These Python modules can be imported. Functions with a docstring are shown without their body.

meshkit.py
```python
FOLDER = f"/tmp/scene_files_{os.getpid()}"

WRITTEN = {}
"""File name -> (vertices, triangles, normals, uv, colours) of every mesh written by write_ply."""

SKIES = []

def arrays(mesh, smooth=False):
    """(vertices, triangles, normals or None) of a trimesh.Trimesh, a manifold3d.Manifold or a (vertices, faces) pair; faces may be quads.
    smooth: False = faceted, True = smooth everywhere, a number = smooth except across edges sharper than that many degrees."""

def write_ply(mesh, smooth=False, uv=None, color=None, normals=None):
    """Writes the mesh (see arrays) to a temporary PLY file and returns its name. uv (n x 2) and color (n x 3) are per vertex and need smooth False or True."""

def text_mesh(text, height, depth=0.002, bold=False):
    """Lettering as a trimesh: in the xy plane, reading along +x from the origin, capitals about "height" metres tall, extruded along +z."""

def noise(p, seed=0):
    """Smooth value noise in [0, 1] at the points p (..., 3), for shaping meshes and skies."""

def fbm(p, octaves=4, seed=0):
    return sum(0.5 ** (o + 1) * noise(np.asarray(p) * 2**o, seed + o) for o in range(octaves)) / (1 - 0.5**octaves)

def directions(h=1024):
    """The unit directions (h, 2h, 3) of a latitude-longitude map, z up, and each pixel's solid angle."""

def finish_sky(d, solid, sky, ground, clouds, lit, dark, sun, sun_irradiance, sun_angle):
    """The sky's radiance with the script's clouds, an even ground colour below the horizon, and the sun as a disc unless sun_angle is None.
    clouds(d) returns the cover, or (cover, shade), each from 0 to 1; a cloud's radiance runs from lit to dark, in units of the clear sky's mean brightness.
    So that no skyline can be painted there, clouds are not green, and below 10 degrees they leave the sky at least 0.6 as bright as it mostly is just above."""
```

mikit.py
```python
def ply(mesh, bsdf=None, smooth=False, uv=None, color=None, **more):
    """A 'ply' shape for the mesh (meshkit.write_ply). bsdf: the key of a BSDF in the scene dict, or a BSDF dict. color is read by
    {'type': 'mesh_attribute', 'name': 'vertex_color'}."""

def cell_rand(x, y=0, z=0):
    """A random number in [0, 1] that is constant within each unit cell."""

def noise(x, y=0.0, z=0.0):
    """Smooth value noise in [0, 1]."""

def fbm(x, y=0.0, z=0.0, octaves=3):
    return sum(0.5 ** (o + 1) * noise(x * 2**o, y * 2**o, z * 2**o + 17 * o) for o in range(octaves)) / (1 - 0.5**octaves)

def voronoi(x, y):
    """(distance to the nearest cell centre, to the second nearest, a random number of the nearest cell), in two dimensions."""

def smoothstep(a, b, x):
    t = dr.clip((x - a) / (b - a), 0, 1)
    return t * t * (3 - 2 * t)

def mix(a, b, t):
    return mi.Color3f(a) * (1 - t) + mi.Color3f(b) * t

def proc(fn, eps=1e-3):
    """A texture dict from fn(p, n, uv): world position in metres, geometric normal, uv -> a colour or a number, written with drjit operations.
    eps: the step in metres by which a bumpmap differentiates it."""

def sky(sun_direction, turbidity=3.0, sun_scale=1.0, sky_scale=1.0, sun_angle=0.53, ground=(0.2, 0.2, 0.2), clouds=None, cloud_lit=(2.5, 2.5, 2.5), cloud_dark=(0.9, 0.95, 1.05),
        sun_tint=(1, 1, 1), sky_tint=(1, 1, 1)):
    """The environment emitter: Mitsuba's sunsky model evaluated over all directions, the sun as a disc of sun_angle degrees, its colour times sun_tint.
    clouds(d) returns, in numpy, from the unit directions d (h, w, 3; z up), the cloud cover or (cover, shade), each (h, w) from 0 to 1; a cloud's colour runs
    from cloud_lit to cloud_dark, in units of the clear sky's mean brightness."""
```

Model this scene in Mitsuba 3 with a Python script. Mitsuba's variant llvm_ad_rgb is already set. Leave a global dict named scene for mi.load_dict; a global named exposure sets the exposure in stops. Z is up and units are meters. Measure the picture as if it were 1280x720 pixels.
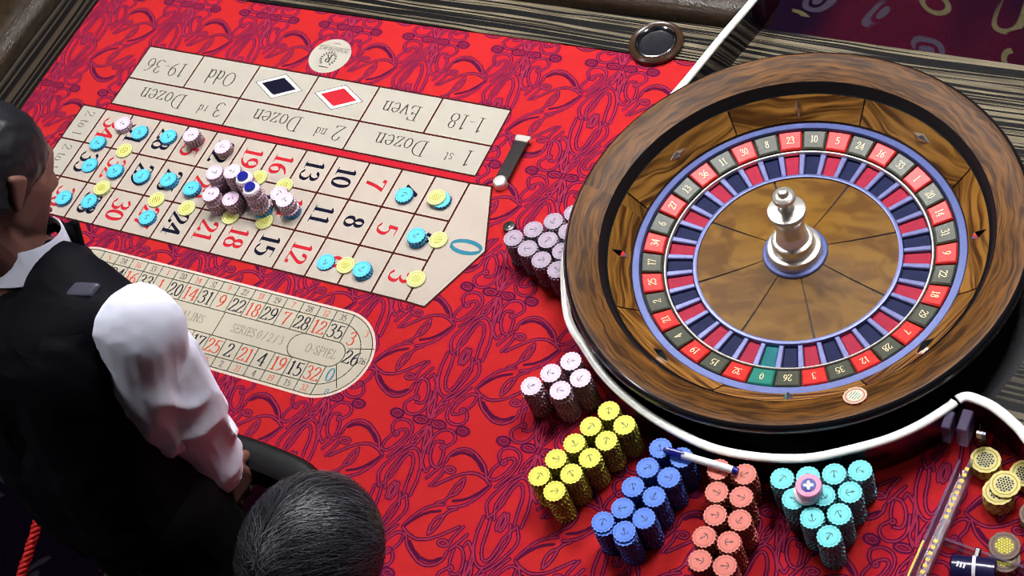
import math, random
import numpy as np, trimesh, mitsuba as mi, drjit as dr
import manifold3d as m3
import shapely
from shapely.geometry import Polygon, LineString, Point, MultiPoint, box as sbox
from shapely.ops import unary_union
from shapely import affinity
import meshkit, mikit
from mikit import noise, fbm, cell_rand, voronoi, smoothstep

T = mi.ScalarTransform4f
rng = np.random.default_rng(7)
random.seed(7)
exposure = -0.35
scene = {'type': 'scene'}
labels = {}

# ---------------------------------------------------------------- camera (origin of the world: the felt's printed layout, z = 0 on the felt)
CAM = np.array([2.25798, -1.39939, 2.15249])
FWD, UP = np.array([-0.4382, 0.4388, -0.7844]), np.array([-0.2040, 0.8009, 0.5630])
scene['camera'] = {'type': 'perspective', 'fov': 2 * math.degrees(math.atan(640 / 1974.37)), 'fov_axis': 'x', 'near_clip': 0.05, 'far_clip': 30.0,
                   'to_world': T().look_at(origin=CAM.tolist(), target=(CAM + FWD).tolist(), up=UP.tolist())}
FLOOR, CEIL = -0.78, 2.45
# ---------------------------------------------------------------- lamps: unseen ceiling panels over the table, the last pair added as fill light
LAMPS = [(1.80, 0.92, 0.42, 39.0), (0.30, 0.82, 0.36, 46.0), (-1.1, -1.8, 0.30, 36.0), (3.0, -0.2, 0.30, 3.0)]
AMBIENT = (0.02, 0.02, 0.03)
scene['room_glow'] = {'type': 'constant', 'radiance': {'type': 'rgb', 'value': AMBIENT}}


def srgb(*c):
    c = np.array(c, float) / 255.0
    return np.where(c <= 0.04045, c / 12.92, ((c + 0.055) / 1.055) ** 2.4)


def mix(a, b, t):
    a, b = (x if isinstance(x, mi.Color3f) else mi.Color3f(*map(float, x)) for x in (a, b))
    return a * (1 - t) + b * t


def rgb(c):
    return {'type': 'rgb', 'value': [float(x) for x in c]}


def mat(key, color, rough=0.5, metallic=0.0, spec=0.5, two=True, **more):
    col = color if isinstance(color, dict) else rgb(color)
    b = {'type': 'principled', 'base_color': col, 'roughness': rough, 'metallic': metallic, 'specular': spec, **more}
    scene[key] = {'type': 'twosided', 'bsdf': b} if two else b
    return key


VC = {'type': 'mesh_attribute', 'name': 'vertex_color'}
WC = np.array([1.520, -0.0315])                       # axis of the roulette wheel


def polar(p):
    x, y = p.x - WC[0], p.y - WC[1]
    return dr.atan2(y, x), dr.sqrt(x * x + y * y)


def zebra_x(p, n, uv):
    w = fbm(p.x * 2.6, p.y * 14, 3.0) * 0.022
    s = noise((p.y + w) * 300, p.x * 1.6, 2) * 0.6 + noise((p.y + w) * 700, p.x * 5, 5) * 0.4
    t = smoothstep(0.49, 0.60, s)
    return mix(srgb(7, 5, 5), srgb(138, 126, 102), t * (0.35 + 0.65 * noise(p.x * 14, p.y * 90, 1)))


def zebra_y(p, n, uv):
    w = fbm(p.y * 2.2, p.x * 16, 8.0) * 0.020
    s = noise((p.x + w) * 150, p.y * 1.3, p.z * 60)
    return mix(srgb(16, 13, 13), srgb(66, 56, 46), smoothstep(0.42, 0.7, s))


def wood_ring(p, n, uv):
    a, r = polar(p)
    k = fbm(a * 5, r * 30, 2.0)
    g = noise((r + k * 0.02) * 260, a * 7, 1) * 0.55 + noise((r + k * 0.02) * 620, a * 16, 4) * 0.45
    c = mix(srgb(60, 34, 10), srgb(116, 74, 26), smoothstep(0.2, 0.85, g))
    return mi.Color3f(c) * (0.8 + 0.4 * fbm(a * 3, r * 9, 7))


def wood_apron(p, n, uv):
    a, r = polar(p)
    seg = dr.floor((a * 180 / math.pi + 4.6 + 360) / 45)
    mid = (seg * 45 + 22.5 - 4.6) * math.pi / 180
    u = (p.x - WC[0]) * dr.cos(mid) + (p.y - WC[1]) * dr.sin(mid)
    v = (p.y - WC[1]) * dr.cos(mid) - (p.x - WC[0]) * dr.sin(mid)
    k = fbm(u * 22, v * 9, seg)
    g = noise((u + k * 0.03) * 170, v * 8, seg) * 0.6 + noise((u + k * 0.03) * 430, v * 20, seg) * 0.4
    return mix(srgb(70, 40, 12), srgb(150, 104, 44), smoothstep(0.25, 0.75, g)) * (0.8 + 0.4 * cell_rand(seg, 3, 1))


def wood_cone(p, n, uv):
    a, r = polar(p)
    k = fbm(p.x * 14, p.y * 14, 2)
    g = fbm(p.x * 20 + k * 3, p.y * 46 + k * 3, 5)
    return mix(srgb(100, 64, 18), srgb(132, 94, 32), smoothstep(0.25, 0.75, g))


def carpet_fn(p, n, uv):
    k = fbm(p.x * 2.5, p.y * 2.5, 1)
    base = mix(srgb(24, 11, 30), srgb(62, 15, 33), smoothstep(0.5, 0.75, k))
    x, y = (p.x + 0.3 * p.y) * 9 + fbm(p.x * 4, p.y * 4, 3) * 1.5, (p.y - 0.3 * p.x) * 6.5 + fbm(p.x * 4, p.y * 4, 9) * 1.5
    d1, d2, c = voronoi(x, y)
    arc = smoothstep(0.22, 0.26, d1) * (1 - smoothstep(0.36, 0.40, d1)) * smoothstep(0.50, 0.56, noise(x * 1.7, y * 1.7, 4))
    leafy = (1 - smoothstep(0.13, 0.16, d1)) * smoothstep(0.55, 0.6, c)
    ring = dr.maximum(arc, leafy)
    leaf = mix(srgb(92, 86, 62), srgb(66, 58, 72), smoothstep(0.3, 0.6, c))
    c = mix(base, leaf, ring)
    return c * (0.8 + 0.4 * noise(p.x * 500, p.y * 500, 2))


def leather_fn(p, n, uv):
    return mix(srgb(30, 22, 14), srgb(62, 48, 30), fbm(p.x * 90, p.y * 90, p.z * 90))


def leather_bump(p, n, uv):
    d1, d2, c = voronoi((p.x + p.z) * 330, (p.y - p.z) * 330)
    return d1 * 0.0012


def felt_fn(p, n, uv):
    return mix(srgb(184, 34, 36), srgb(202, 44, 46), fbm(p.x * 3, p.y * 3, 1) * 0.7 + 0.3 * noise(p.x * 900, p.y * 900, 3))


mat('m_felt', mikit.proc(felt_fn), 0.95, spec=0.12)
mat('m_scroll_dark', srgb(84, 14, 54), 0.95, spec=0.1)
mat('m_scroll_mid', srgb(162, 44, 72), 0.95, spec=0.1)
mat('m_scroll_tint', srgb(190, 34, 48), 0.95, spec=0.1)
mat('m_print', srgb(188, 182, 168), 0.9, spec=0.15)
mat('m_print_grid', srgb(194, 182, 168), 0.9, spec=0.15)
mat('m_print_race', srgb(194, 186, 166), 0.9, spec=0.15)
mat('m_print_rim', srgb(222, 198, 184), 0.9, spec=0.15)
mat('m_line', srgb(70, 26, 24), 0.9, spec=0.1)
mat('m_line_race', srgb(66, 66, 48), 0.9, spec=0.1)
mat('m_ink', srgb(62, 60, 48), 0.9, spec=0.1)
mat('m_ink_soft', srgb(116, 110, 92), 0.9, spec=0.1)
mat('m_num_black', srgb(20, 20, 40), 0.9, spec=0.1)
mat('m_num_red', srgb(196, 40, 52), 0.9, spec=0.1)
mat('m_race_red', srgb(206, 74, 50), 0.9, spec=0.1)
mat('m_zero', srgb(60, 128, 150), 0.9, spec=0.1)
mat('m_paper', srgb(240, 236, 228), 0.9, spec=0.15)
mat('m_zebra_x', mikit.proc(zebra_x), 0.55, spec=0.2)
mat('m_zebra_y', mikit.proc(zebra_y), 0.55, spec=0.2)
mat('m_wood_ring', mikit.proc(wood_ring), 0.42, spec=0.18, clearcoat=0.06)
mat('m_wood_apron', mikit.proc(wood_apron), 0.42, spec=0.18, clearcoat=0.06)
mat('m_wood_cone', mikit.proc(wood_cone), 0.45, spec=0.15, clearcoat=0.04)
mat('m_seam', srgb(40, 18, 8), 0.6)
mat('m_ring_metal', srgb(104, 112, 164), 0.34, metallic=0.3)
mat('m_lacquer', (0.004, 0.004, 0.008), 0.07, clearcoat=1.0)
mat('m_black', (0.005, 0.005, 0.006), 0.5, spec=0.3)
mat('m_wall_black', (0.13, 0.12, 0.13), 0.06, metallic=1.0)
mat('m_brown', srgb(58, 38, 24), 0.22, clearcoat=0.5)
mat('m_cap', srgb(250, 248, 240), 0.3, clearcoat=0.5)
mat('m_blue_metal', srgb(84, 96, 150), 0.4, metallic=0.15, spec=0.3)
mat('m_silver', srgb(226, 222, 212), 0.26, metallic=0.72)
mat('m_chrome', srgb(240, 240, 240), 0.12, metallic=1.0)
mat('m_fret', srgb(112, 116, 164), 0.3, metallic=0.3)
mat('m_pocket_red', srgb(168, 30, 60), 0.5, spec=0.15)
mat('m_pocket_black', srgb(8, 20, 66), 0.5, spec=0.15)
mat('m_pocket_green', srgb(20, 112, 118), 0.5, spec=0.15)
mat('m_plate_red', srgb(214, 40, 34), 0.38, clearcoat=0.12)
mat('m_plate_black', srgb(72, 76, 62), 0.38, clearcoat=0.12)
mat('m_plate_green', srgb(34, 128, 110), 0.38, clearcoat=0.12)
mat('m_gold_ink', srgb(238, 214, 170), 0.4)
scene['m_leather'] = {'type': 'twosided', 'bsdf': {'type': 'bumpmap', 'arbitrary': mikit.proc(leather_bump, 2e-4), 'scale': 1.0,
                      'bsdf': {'type': 'principled', 'base_color': mikit.proc(leather_fn), 'roughness': 0.34, 'specular': 0.6}}}
mat('m_carpet', mikit.proc(carpet_fn), 1.0, spec=0.05)
mat('m_chip', VC, 0.5, spec=0.4)
mat('m_mark', (0.02, 0.03, 0.03), 0.7)
scene['m_clear'] = {'type': 'thindielectric', 'int_ior': 1.49}
scene['m_tray_haze'] = {'type': 'blendbsdf', 'weight': 0.34, 'a': {'type': 'thindielectric', 'int_ior': 1.12}, 'b': {'type': 'twosided', 'bsdf': {'type': 'roughplastic', 'diffuse_reflectance': rgb(srgb(120, 104, 150)), 'alpha': 0.3}}}
mat('m_wall', srgb(44, 26, 28), 0.9)
mat('m_ceiling', srgb(46, 42, 42), 0.9)
mat('m_skin', srgb(118, 78, 68), 0.6)
mat('m_hair', (0.012, 0.012, 0.016), 0.42, spec=0.6)
mat('m_hair_grey', VC, 0.42, spec=0.6)
mat('m_shirt', srgb(234, 238, 255), 0.85, spec=0.2)
mat('m_vest', (0.0028, 0.0028, 0.006), 0.75, spec=0.15)
mat('m_satin', (0.05, 0.05, 0.075), 0.38)
mat('m_trousers', (0.004, 0.004, 0.005), 0.85, spec=0.15)
mat('m_shoe', (0.008, 0.008, 0.008), 0.3)
mat('m_eye', srgb(230, 228, 222), 0.2)
mat('m_iris', srgb(40, 26, 18), 0.2)
mat('m_lip', srgb(140, 76, 72), 0.5)
mat('m_rope', srgb(210, 30, 28), 0.55)
mat('m_white_plastic', srgb(244, 244, 248), 0.3)
mat('m_blue_plastic', srgb(30, 36, 140), 0.25)
mat('m_navy_plastic', srgb(20, 20, 70), 0.12, clearcoat=1.0)
mat('m_pink_plastic', srgb(236, 140, 178), 0.3, clearcoat=0.4)
mat('m_yellow_mark', srgb(226, 200, 70), 0.5)
mat('m_dark_plastic', srgb(30, 24, 24), 0.2, clearcoat=0.6)
mat('m_lamp_frame', srgb(200, 200, 200), 0.5)

# ---------------------------------------------------------------- scene helpers


def numbered(name):
    if name not in scene and not any(k.startswith(name + '__') for k in TAKEN.get(name, ())) and name not in USED:
        USED.add(name)
        return name
    i = COUNT.get(name, 0)
    while True:
        i += 1
        k = f'{name}_{i:03d}'
        if k not in USED:
            COUNT[name] = i
            USED.add(k)
            return k


USED, COUNT, TAKEN = set(), {}, {}


def thing(name, label, cat, group=None):
    key = numbered(name)
    labels[key] = {'label': label, 'category': cat}
    if group:
        labels[key]['group'] = group
    return key


def put(key, mesh, m, smooth=False, to_world=None, color=None, label=None, kind=None, **more):
    """One entry of the scene under exactly this key."""
    d = mesh if isinstance(mesh, dict) else mikit.ply(mesh, m, smooth=smooth, color=color, **more)
    if to_world is not None:
        d = {**d, 'to_world': to_world}
    scene[key] = d
    if label or kind:
        e = labels.setdefault(key, {})
        if label:
            e['label'] = label
        if kind:
            e['kind'] = kind
    return key


def part(parent, name, mesh, m, **kw):
    return put(numbered(parent + '__' + name), mesh, m, **kw)


def struct(name, mesh, m, **kw):
    USED.add(name)
    return put(name, mesh, m, kind='structure', **kw)


cat = trimesh.util.concatenate


def flat(poly, z, t=0.0):
    """A shapely polygon as a flat sheet at height z (t: thickness downwards)."""
    out = []
    for g in getattr(poly, 'geoms', [poly]):
        if g.is_empty or g.geom_type != 'Polygon' or g.area < 1e-9:
            continue
        if t > 0:
            m = trimesh.creation.extrude_polygon(g, t, engine='earcut')
            m.apply_translation([0, 0, z - t])
        else:
            v, f = trimesh.creation.triangulate_polygon(g, engine='earcut')
            m = trimesh.Trimesh(np.c_[v, np.full(len(v), z)], f, process=False)
            if len(f) and m.face_normals[:, 2].mean() < 0:
                m.invert()
        out.append(m)
    return cat(out)


def bx(x0, x1, y0, y1, z0, z1, bevel=0.0):
    if bevel <= 0:
        m = trimesh.creation.box([x1 - x0, y1 - y0, z1 - z0])
    else:
        b = bevel
        pts = []
        for sx in (x0 + b, x1 - b):
            for sy in (y0 + b, y1 - b):
                for sz in (z0 + b, z1 - b):
                    pts.append(m3.Manifold.sphere(b, 12).translate([sx, sy, sz]))
        mm = m3.Manifold.batch_hull(pts).to_mesh()
        return trimesh.Trimesh(mm.vert_properties[:, :3], mm.tri_verts)
    m.apply_translation([(x0 + x1) / 2, (y0 + y1) / 2, (z0 + z1) / 2])
    return m


def lathe(profile, n=64, center=(0, 0)):
    """Profile of (radius, z), turned round z; closed by the profile itself."""
    p = np.array(profile, float)
    th = np.arange(n) * 2 * np.pi / n
    v = np.stack([p[:, 0][None] * np.cos(th)[:, None], p[:, 0][None] * np.sin(th)[:, None], np.tile(p[:, 1], (n, 1))], -1)
    k = len(p)
    f = []
    for i in range(n):
        j = (i + 1) % n
        for q in range(k - 1):
            a, b, c, d = i * k + q, j * k + q, j * k + q + 1, i * k + q + 1
            f += [[a, b, c], [a, c, d]]
    m = trimesh.Trimesh(v.reshape(-1, 3), np.array(f), process=True)
    m.update_faces(m.nondegenerate_faces())
    m.apply_translation([center[0], center[1], 0])
    return m


def tube(pts, r, sides=10, caps=True):
    p = np.asarray(pts, float)
    t = np.gradient(p, axis=0)
    t /= np.linalg.norm(t, axis=1, keepdims=True) + 1e-12
    ref = np.where(np.abs(t[:, 2:]) < 0.9, [0, 0, 1.0], [1.0, 0, 0])
    a = np.cross(t, ref)
    a /= np.linalg.norm(a, axis=1, keepdims=True)
    b = np.cross(t, a)
    ang = np.arange(sides) * 2 * np.pi / sides
    rr = np.broadcast_to(r, (len(p),))[:, None, None]
    v = (p[:, None] + rr * (np.cos(ang)[None, :, None] * a[:, None] + np.sin(ang)[None, :, None] * b[:, None])).reshape(-1, 3)
    f = []
    for i in range(len(p) - 1):
        for j in range(sides):
            k = (j + 1) % sides
            f += [[i * sides + j, (i + 1) * sides + k, i * sides + k], [i * sides + j, (i + 1) * sides + j, (i + 1) * sides + k]]
    if caps:
        v = np.vstack([v, p[0], p[-1]])
        n0, n1, L = len(v) - 2, len(v) - 1, (len(p) - 1) * sides
        for j in range(sides):
            k = (j + 1) % sides
            f += [[n0, j, k], [n1, L + k, L + j]]
    return trimesh.Trimesh(v, np.array(f), process=False)


def spline(pts, n=8, closed=False):
    p = np.array(pts, float)
    if len(p) < 3:
        return p
    P = np.vstack([p[-1], p, p[:2]]) if closed else np.vstack([2 * p[0] - p[1], p, 2 * p[-1] - p[-2]])
    out = []
    for i in range(1, len(P) - 2):
        t = np.linspace(0, 1, n, endpoint=False)[:, None]
        a, b, c, d = P[i - 1], P[i], P[i + 1], P[i + 2]
        out.append(0.5 * (2 * b + (c - a) * t + (2 * a - 5 * b + 4 * c - d) * t * t + (3 * b - a - 3 * c + d) * t ** 3))
    out = np.vstack(out + [P[-2][None]])
    return out


# ---------------------------------------------------------------- serif lettering: broad-nib strokes over skeletons
def el(cx, cy, rx, ry, a0=0, a1=360, n=20):
    t = np.radians(np.linspace(a0, a1, n))
    return [(cx + rx * math.cos(q), cy + ry * math.sin(q)) for q in t]


def S(*p):
    return [tuple(q) for q in spline(p, 6)]


def se(x, y, w=0.1):          # serif
    return [(x - w, y), (x + w, y)]


GL = {
    '0': (.60, [el(.3, .5, .22, .48)]),
    '1': (.50, [[(.26, 0), (.26, .98)], [(.26, .98), (.12, .86)], se(.26, .01, .14)]),
    '2': (.60, [S((.09, .72), (.14, .92), (.3, .98), (.47, .88), (.48, .68), (.33, .42), (.06, .03)), [(.06, .03), (.54, .03)], [(.54, .03), (.55, .16)]]),
    '3': (.60, [S((.09, .82), (.2, .97), (.36, .97), (.47, .82), (.42, .62), (.25, .53)), S((.25, .53), (.46, .46), (.53, .27), (.43, .05), (.24, .0), (.07, .12))]),
    '4': (.62, [[(.44, .01), (.44, .98)], [(.44, .98), (.04, .3)], [(.04, .3), (.6, .3)], se(.44, .01, .12)]),
    '5': (.60, [[(.16, .96), (.5, .96)], [(.16, .96), (.12, .53)], S((.12, .53), (.28, .62), (.48, .52), (.53, .3), (.42, .06), (.24, .0), (.07, .1))]),
    '6': (.60, [S((.47, .96), (.26, .82), (.11, .55), (.09, .28), (.18, .05), (.32, .0), (.47, .1), (.52, .3), (.43, .52), (.28, .56), (.13, .42))]),
    '7': (.58, [[(.06, .95), (.53, .95)], S((.53, .95), (.36, .52), (.26, .0)), [(.06, .95), (.05, .8)]]),
    '8': (.60, [el(.3, .75, .17, .23), el(.3, .26, .22, .26)]),
    '9': (.60, [S((.13, .04), (.34, .18), (.49, .45), (.51, .72), (.42, .95), (.28, 1.0), (.13, .9), (.08, .7), (.17, .48), (.32, .44), (.47, .58))]),
    '-': (.40, [[(.08, .36), (.32, .36)]]), '/': (.36, [[(.02, -.05), (.32, 1.0)]]), ' ': (.30, []),
    'O': (.80, [el(.4, .5, .32, .49)]),
    'D': (.80, [[(.16, .02), (.16, .98)], S((.16, .98), (.45, .97), (.68, .76), (.72, .5), (.66, .22), (.44, .03), (.16, .02)), [(.04, .02), (.2, .02)], [(.04, .98), (.2, .98)]]),
    'E': (.66, [[(.16, .02), (.16, .98)], [(.04, .98), (.56, .98)], [(.04, .02), (.58, .02)], [(.16, .52), (.44, .52)], [(.56, .98), (.56, .82)], [(.58, .02), (.6, .2)], [(.44, .6), (.44, .43)]]),
    'v': (.52, [[(.07, .64), (.26, .0)], [(.26, .0), (.45, .64)], se(.07, .64, .07), se(.45, .64, .06)]),
    'e': (.50, [S((.08, .38), (.44, .4), (.4, .58), (.26, .66), (.11, .55), (.07, .32), (.14, .08), (.28, .0), (.45, .12))]),
    'n': (.56, [[(.13, 0), (.13, .62)], S((.13, .5), (.25, .63), (.37, .62), (.43, .5), (.43, .3), (.43, 0)), se(.13, .01), se(.43, .01), [(.04, .62), (.14, .62)]]),
    'z': (.48, [[(.06, .63), (.42, .63)], [(.42, .63), (.05, .02)], [(.05, .02), (.43, .02)], [(.06, .63), (.06, .52)], [(.43, .02), (.43, .14)]]),
    'o': (.54, [el(.27, .32, .19, .32)]),
    'd': (.56, [[(.43, 0), (.43, 1.0)], el(.25, .31, .17, .31), [(.34, 1.0), (.44, 1.0)], [(.43, .01), (.53, .01)]]),
    's': (.42, [S((.36, .52), (.24, .65), (.1, .58), (.1, .42), (.24, .33), (.36, .22), (.32, .04), (.18, .0), (.06, .12))]),
    't': (.36, [S((.17, .85), (.17, .4), (.17, .1), (.24, .0), (.34, .07)), [(.05, .63), (.32, .63)]]),
    'r': (.42, [[(.13, 0), (.13, .62)], S((.13, .48), (.22, .62), (.36, .6)), se(.13, .01), [(.04, .62), (.14, .62)]]),
    'R': (.74, [[(.16, .01), (.16, .98)], S((.16, .98), (.42, .98), (.56, .85), (.52, .6), (.36, .5), (.16, .5)), [(.34, .5), (.66, .01)], se(.16, .01), [(.05, .98), (.2, .98)]]),
    'P': (.66, [[(.16, .01), (.16, .98)], S((.16, .98), (.42, .98), (.57, .84), (.53, .58), (.36, .47), (.16, .47)), se(.16, .01), [(.05, .98), (.2, .98)]]),
    'H': (.80, [[(.15, .01), (.15, .98)], [(.63, .01), (.63, .98)], [(.15, .5), (.63, .5)], se(.15, .01), se(.15, .98), se(.63, .01), se(.63, .98)]),
    'A': (.76, [[(.1, .01), (.37, .99)], [(.37, .99), (.66, .01)], [(.2, .36), (.55, .36)], se(.1, .01), se(.66, .01)]),
    'L': (.64, [[(.16, .01), (.16, .98)], [(.05, .02), (.56, .02)], [(.56, .02), (.58, .2)], se(.16, .98)]),
    'I': (.38, [[(.19, .01), (.19, .98)], se(.19, .01), se(.19, .98)]),
    'N': (.80, [[(.14, .01), (.14, .98)], [(.14, .98), (.64, .01)], [(.64, .01), (.64, .98)], se(.14, .01), se(.08, .98, .07), se(.64, .98)]),
    'S': (.58, [S((.47, .82), (.34, .98), (.15, .93), (.1, .73), (.22, .56), (.4, .45), (.49, .25), (.4, .04), (.2, .0), (.08, .2))]),
    'Y': (.70, [[(.33, .01), (.33, .45)], [(.33, .45), (.08, .98)], [(.33, .45), (.6, .98)], se(.33, .01), se(.08, .98, .07), se(.6, .98, .07)]),
    'C': (.70, [S((.6, .8), (.45, .97), (.24, .92), (.1, .68), (.1, .35), (.22, .06), (.42, .0), (.6, .16))]),
}
_G = {}


def glyph(ch, pw, ph):
    k = (ch, pw, ph)
    if k not in _G:
        pen = np.array([(pw * math.cos(t), ph * math.sin(t)) for t in np.linspace(0, 2 * math.pi, 9)[:-1]])
        hulls = []
        for path in GL[ch][1]:
            for a, b in zip(path[:-1], path[1:]):
                hulls.append(MultiPoint(np.vstack([pen + a, pen + b])).convex_hull)
        _G[k] = unary_union(hulls).simplify(0.006) if hulls else Polygon()
    return _G[k]


def text(s, h, pw=0.05, ph=0.02, gap=0.04, wide=1.0):
    """A shapely outline reading along +x, centred on the origin, capitals h tall."""
    x, out = 0.0, []
    for ch in s:
        w = GL[ch][0]
        g = glyph(ch, pw, ph)
        if not g.is_empty:
            out.append(affinity.translate(g, x))
        x += w + gap
    u = unary_union(out)
    return affinity.scale(affinity.translate(u, -(x - gap) / 2, -0.5), h * wide, h, origin=(0, 0))


def place(poly, x, y, rot=0.0):
    return affinity.translate(affinity.rotate(poly, rot, origin=(0, 0)), x, y)

# ---------------------------------------------------------------- the room
struct('floor', bx(-4, 5, -4.5, 4.5, FLOOR - 0.05, FLOOR), 'm_carpet')
struct('ceiling', bx(-4, 5, -4.5, 4.5, CEIL, CEIL + 0.05), 'm_ceiling')
struct('wall_back', bx(-4, 5, 4.5, 4.6, FLOOR, CEIL), 'm_wall')
struct('wall_front', bx(-4, 5, -4.6, -4.5, FLOOR, CEIL), 'm_wall')
struct('wall_left', bx(-4.1, -4, -4.6, 4.6, FLOOR, CEIL), 'm_wall')
struct('wall_right', bx(5, 5.1, -4.6, 4.6, FLOOR, CEIL), 'm_wall')
LAMP_PLACES = ['behind the far rail on the wheel side', 'behind the far rail on the left side', 'added as fill behind the dealer', 'added as fill to the right of the wheel']
for (lx, ly, hw, power), where in zip(LAMPS, LAMP_PLACES):
    k = thing('ceiling_light', f'square white ceiling panel lamp {where}', 'ceiling light')
    fr = cat([bx(lx - hw - .03, lx + hw + .03, ly - hw - .03, ly - hw, CEIL - .04, CEIL), bx(lx - hw - .03, lx + hw + .03, ly + hw, ly + hw + .03, CEIL - .04, CEIL),
              bx(lx - hw - .03, lx - hw, ly - hw, ly + hw, CEIL - .04, CEIL), bx(lx + hw, lx + hw + .03, ly - hw, ly + hw, CEIL - .04, CEIL)])
    part(k, 'frame', fr, 'm_lamp_frame')
    v = np.array([[lx - hw, ly - hw, CEIL - .02], [lx - hw, ly + hw, CEIL - .02], [lx + hw, ly + hw, CEIL - .02], [lx + hw, ly - hw, CEIL - .02]])
    part(k, 'diffuser', trimesh.Trimesh(v, [[0, 1, 2], [0, 2, 3]], process=False), 'm_paper',
         emitter={'type': 'area', 'radiance': rgb(np.array([1.0, 0.985, 1.0]) * power)})

# ---------------------------------------------------------------- the roulette table
GUARD = [(1.2878, 0.5332), (1.2754, 0.4598), (1.2497, 0.3615), (1.22, 0.2378), (1.1949, 0.1536), (1.1832, 0.0994), (1.1673, 0.0161), (1.1587, -0.0427), (1.1565, -0.0973), (1.1618, -0.1475), (1.1778, -0.1941), (1.2188, -0.2705), (1.269, -0.3159), (1.316, -0.3528), (1.3668, -0.3811), (1.4317, -0.4071), (1.5048, -0.425), (1.5575, -0.428), (1.6178, -0.42), (1.674, -0.4033), (1.7252, -0.3744), (1.7745, -0.3405), (1.8111, -0.305), (1.8409, -0.2658), (1.8462, -0.2558)]
GUARD2 = [(1.8462, -0.2558), (1.856, -0.2446), (1.8693, -0.2423), (1.9, -0.2489), (1.9333, -0.267), (1.9547, -0.2839), (1.9997, -0.3306), (2.0298, -0.3861), (2.05, -0.46), (2.06, -0.56)]
G1, G2 = spline(GUARD, 6), spline(GUARD2, 6)
NEAR = spline([(-.207, -.597), (.2, -.597), (.6, -.597), (.8, -.602), (.89, -.622), (.97, -.69), (1.06, -.77), (1.18, -.81), (1.5, -.815), (2.35, -.815)], 6)
GUARD_H = 0.080
i_top = int(np.argmin(np.abs(G1[:, 1] - 0.357)))
felt = Polygon(np.vstack([[(-.213, .337)], NEAR, [(2.35, -.56), (2.06, -.56)], G2[::-1], G1[::-1][:len(G1) - i_top], [(1.059, .357), (.803, .352), (.188, .340)]])).buffer(0)
TB = 'roulette_table'
table = thing(TB, 'red felt roulette table with cream betting layout, zebra wood ledge and padded rail', 'table')
part(TB, 'felt', flat(felt, 0.0, 0.004), 'm_felt')
BAY_Y = .462
wheel_well = Point(*WC).buffer(.398, 48)
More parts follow.
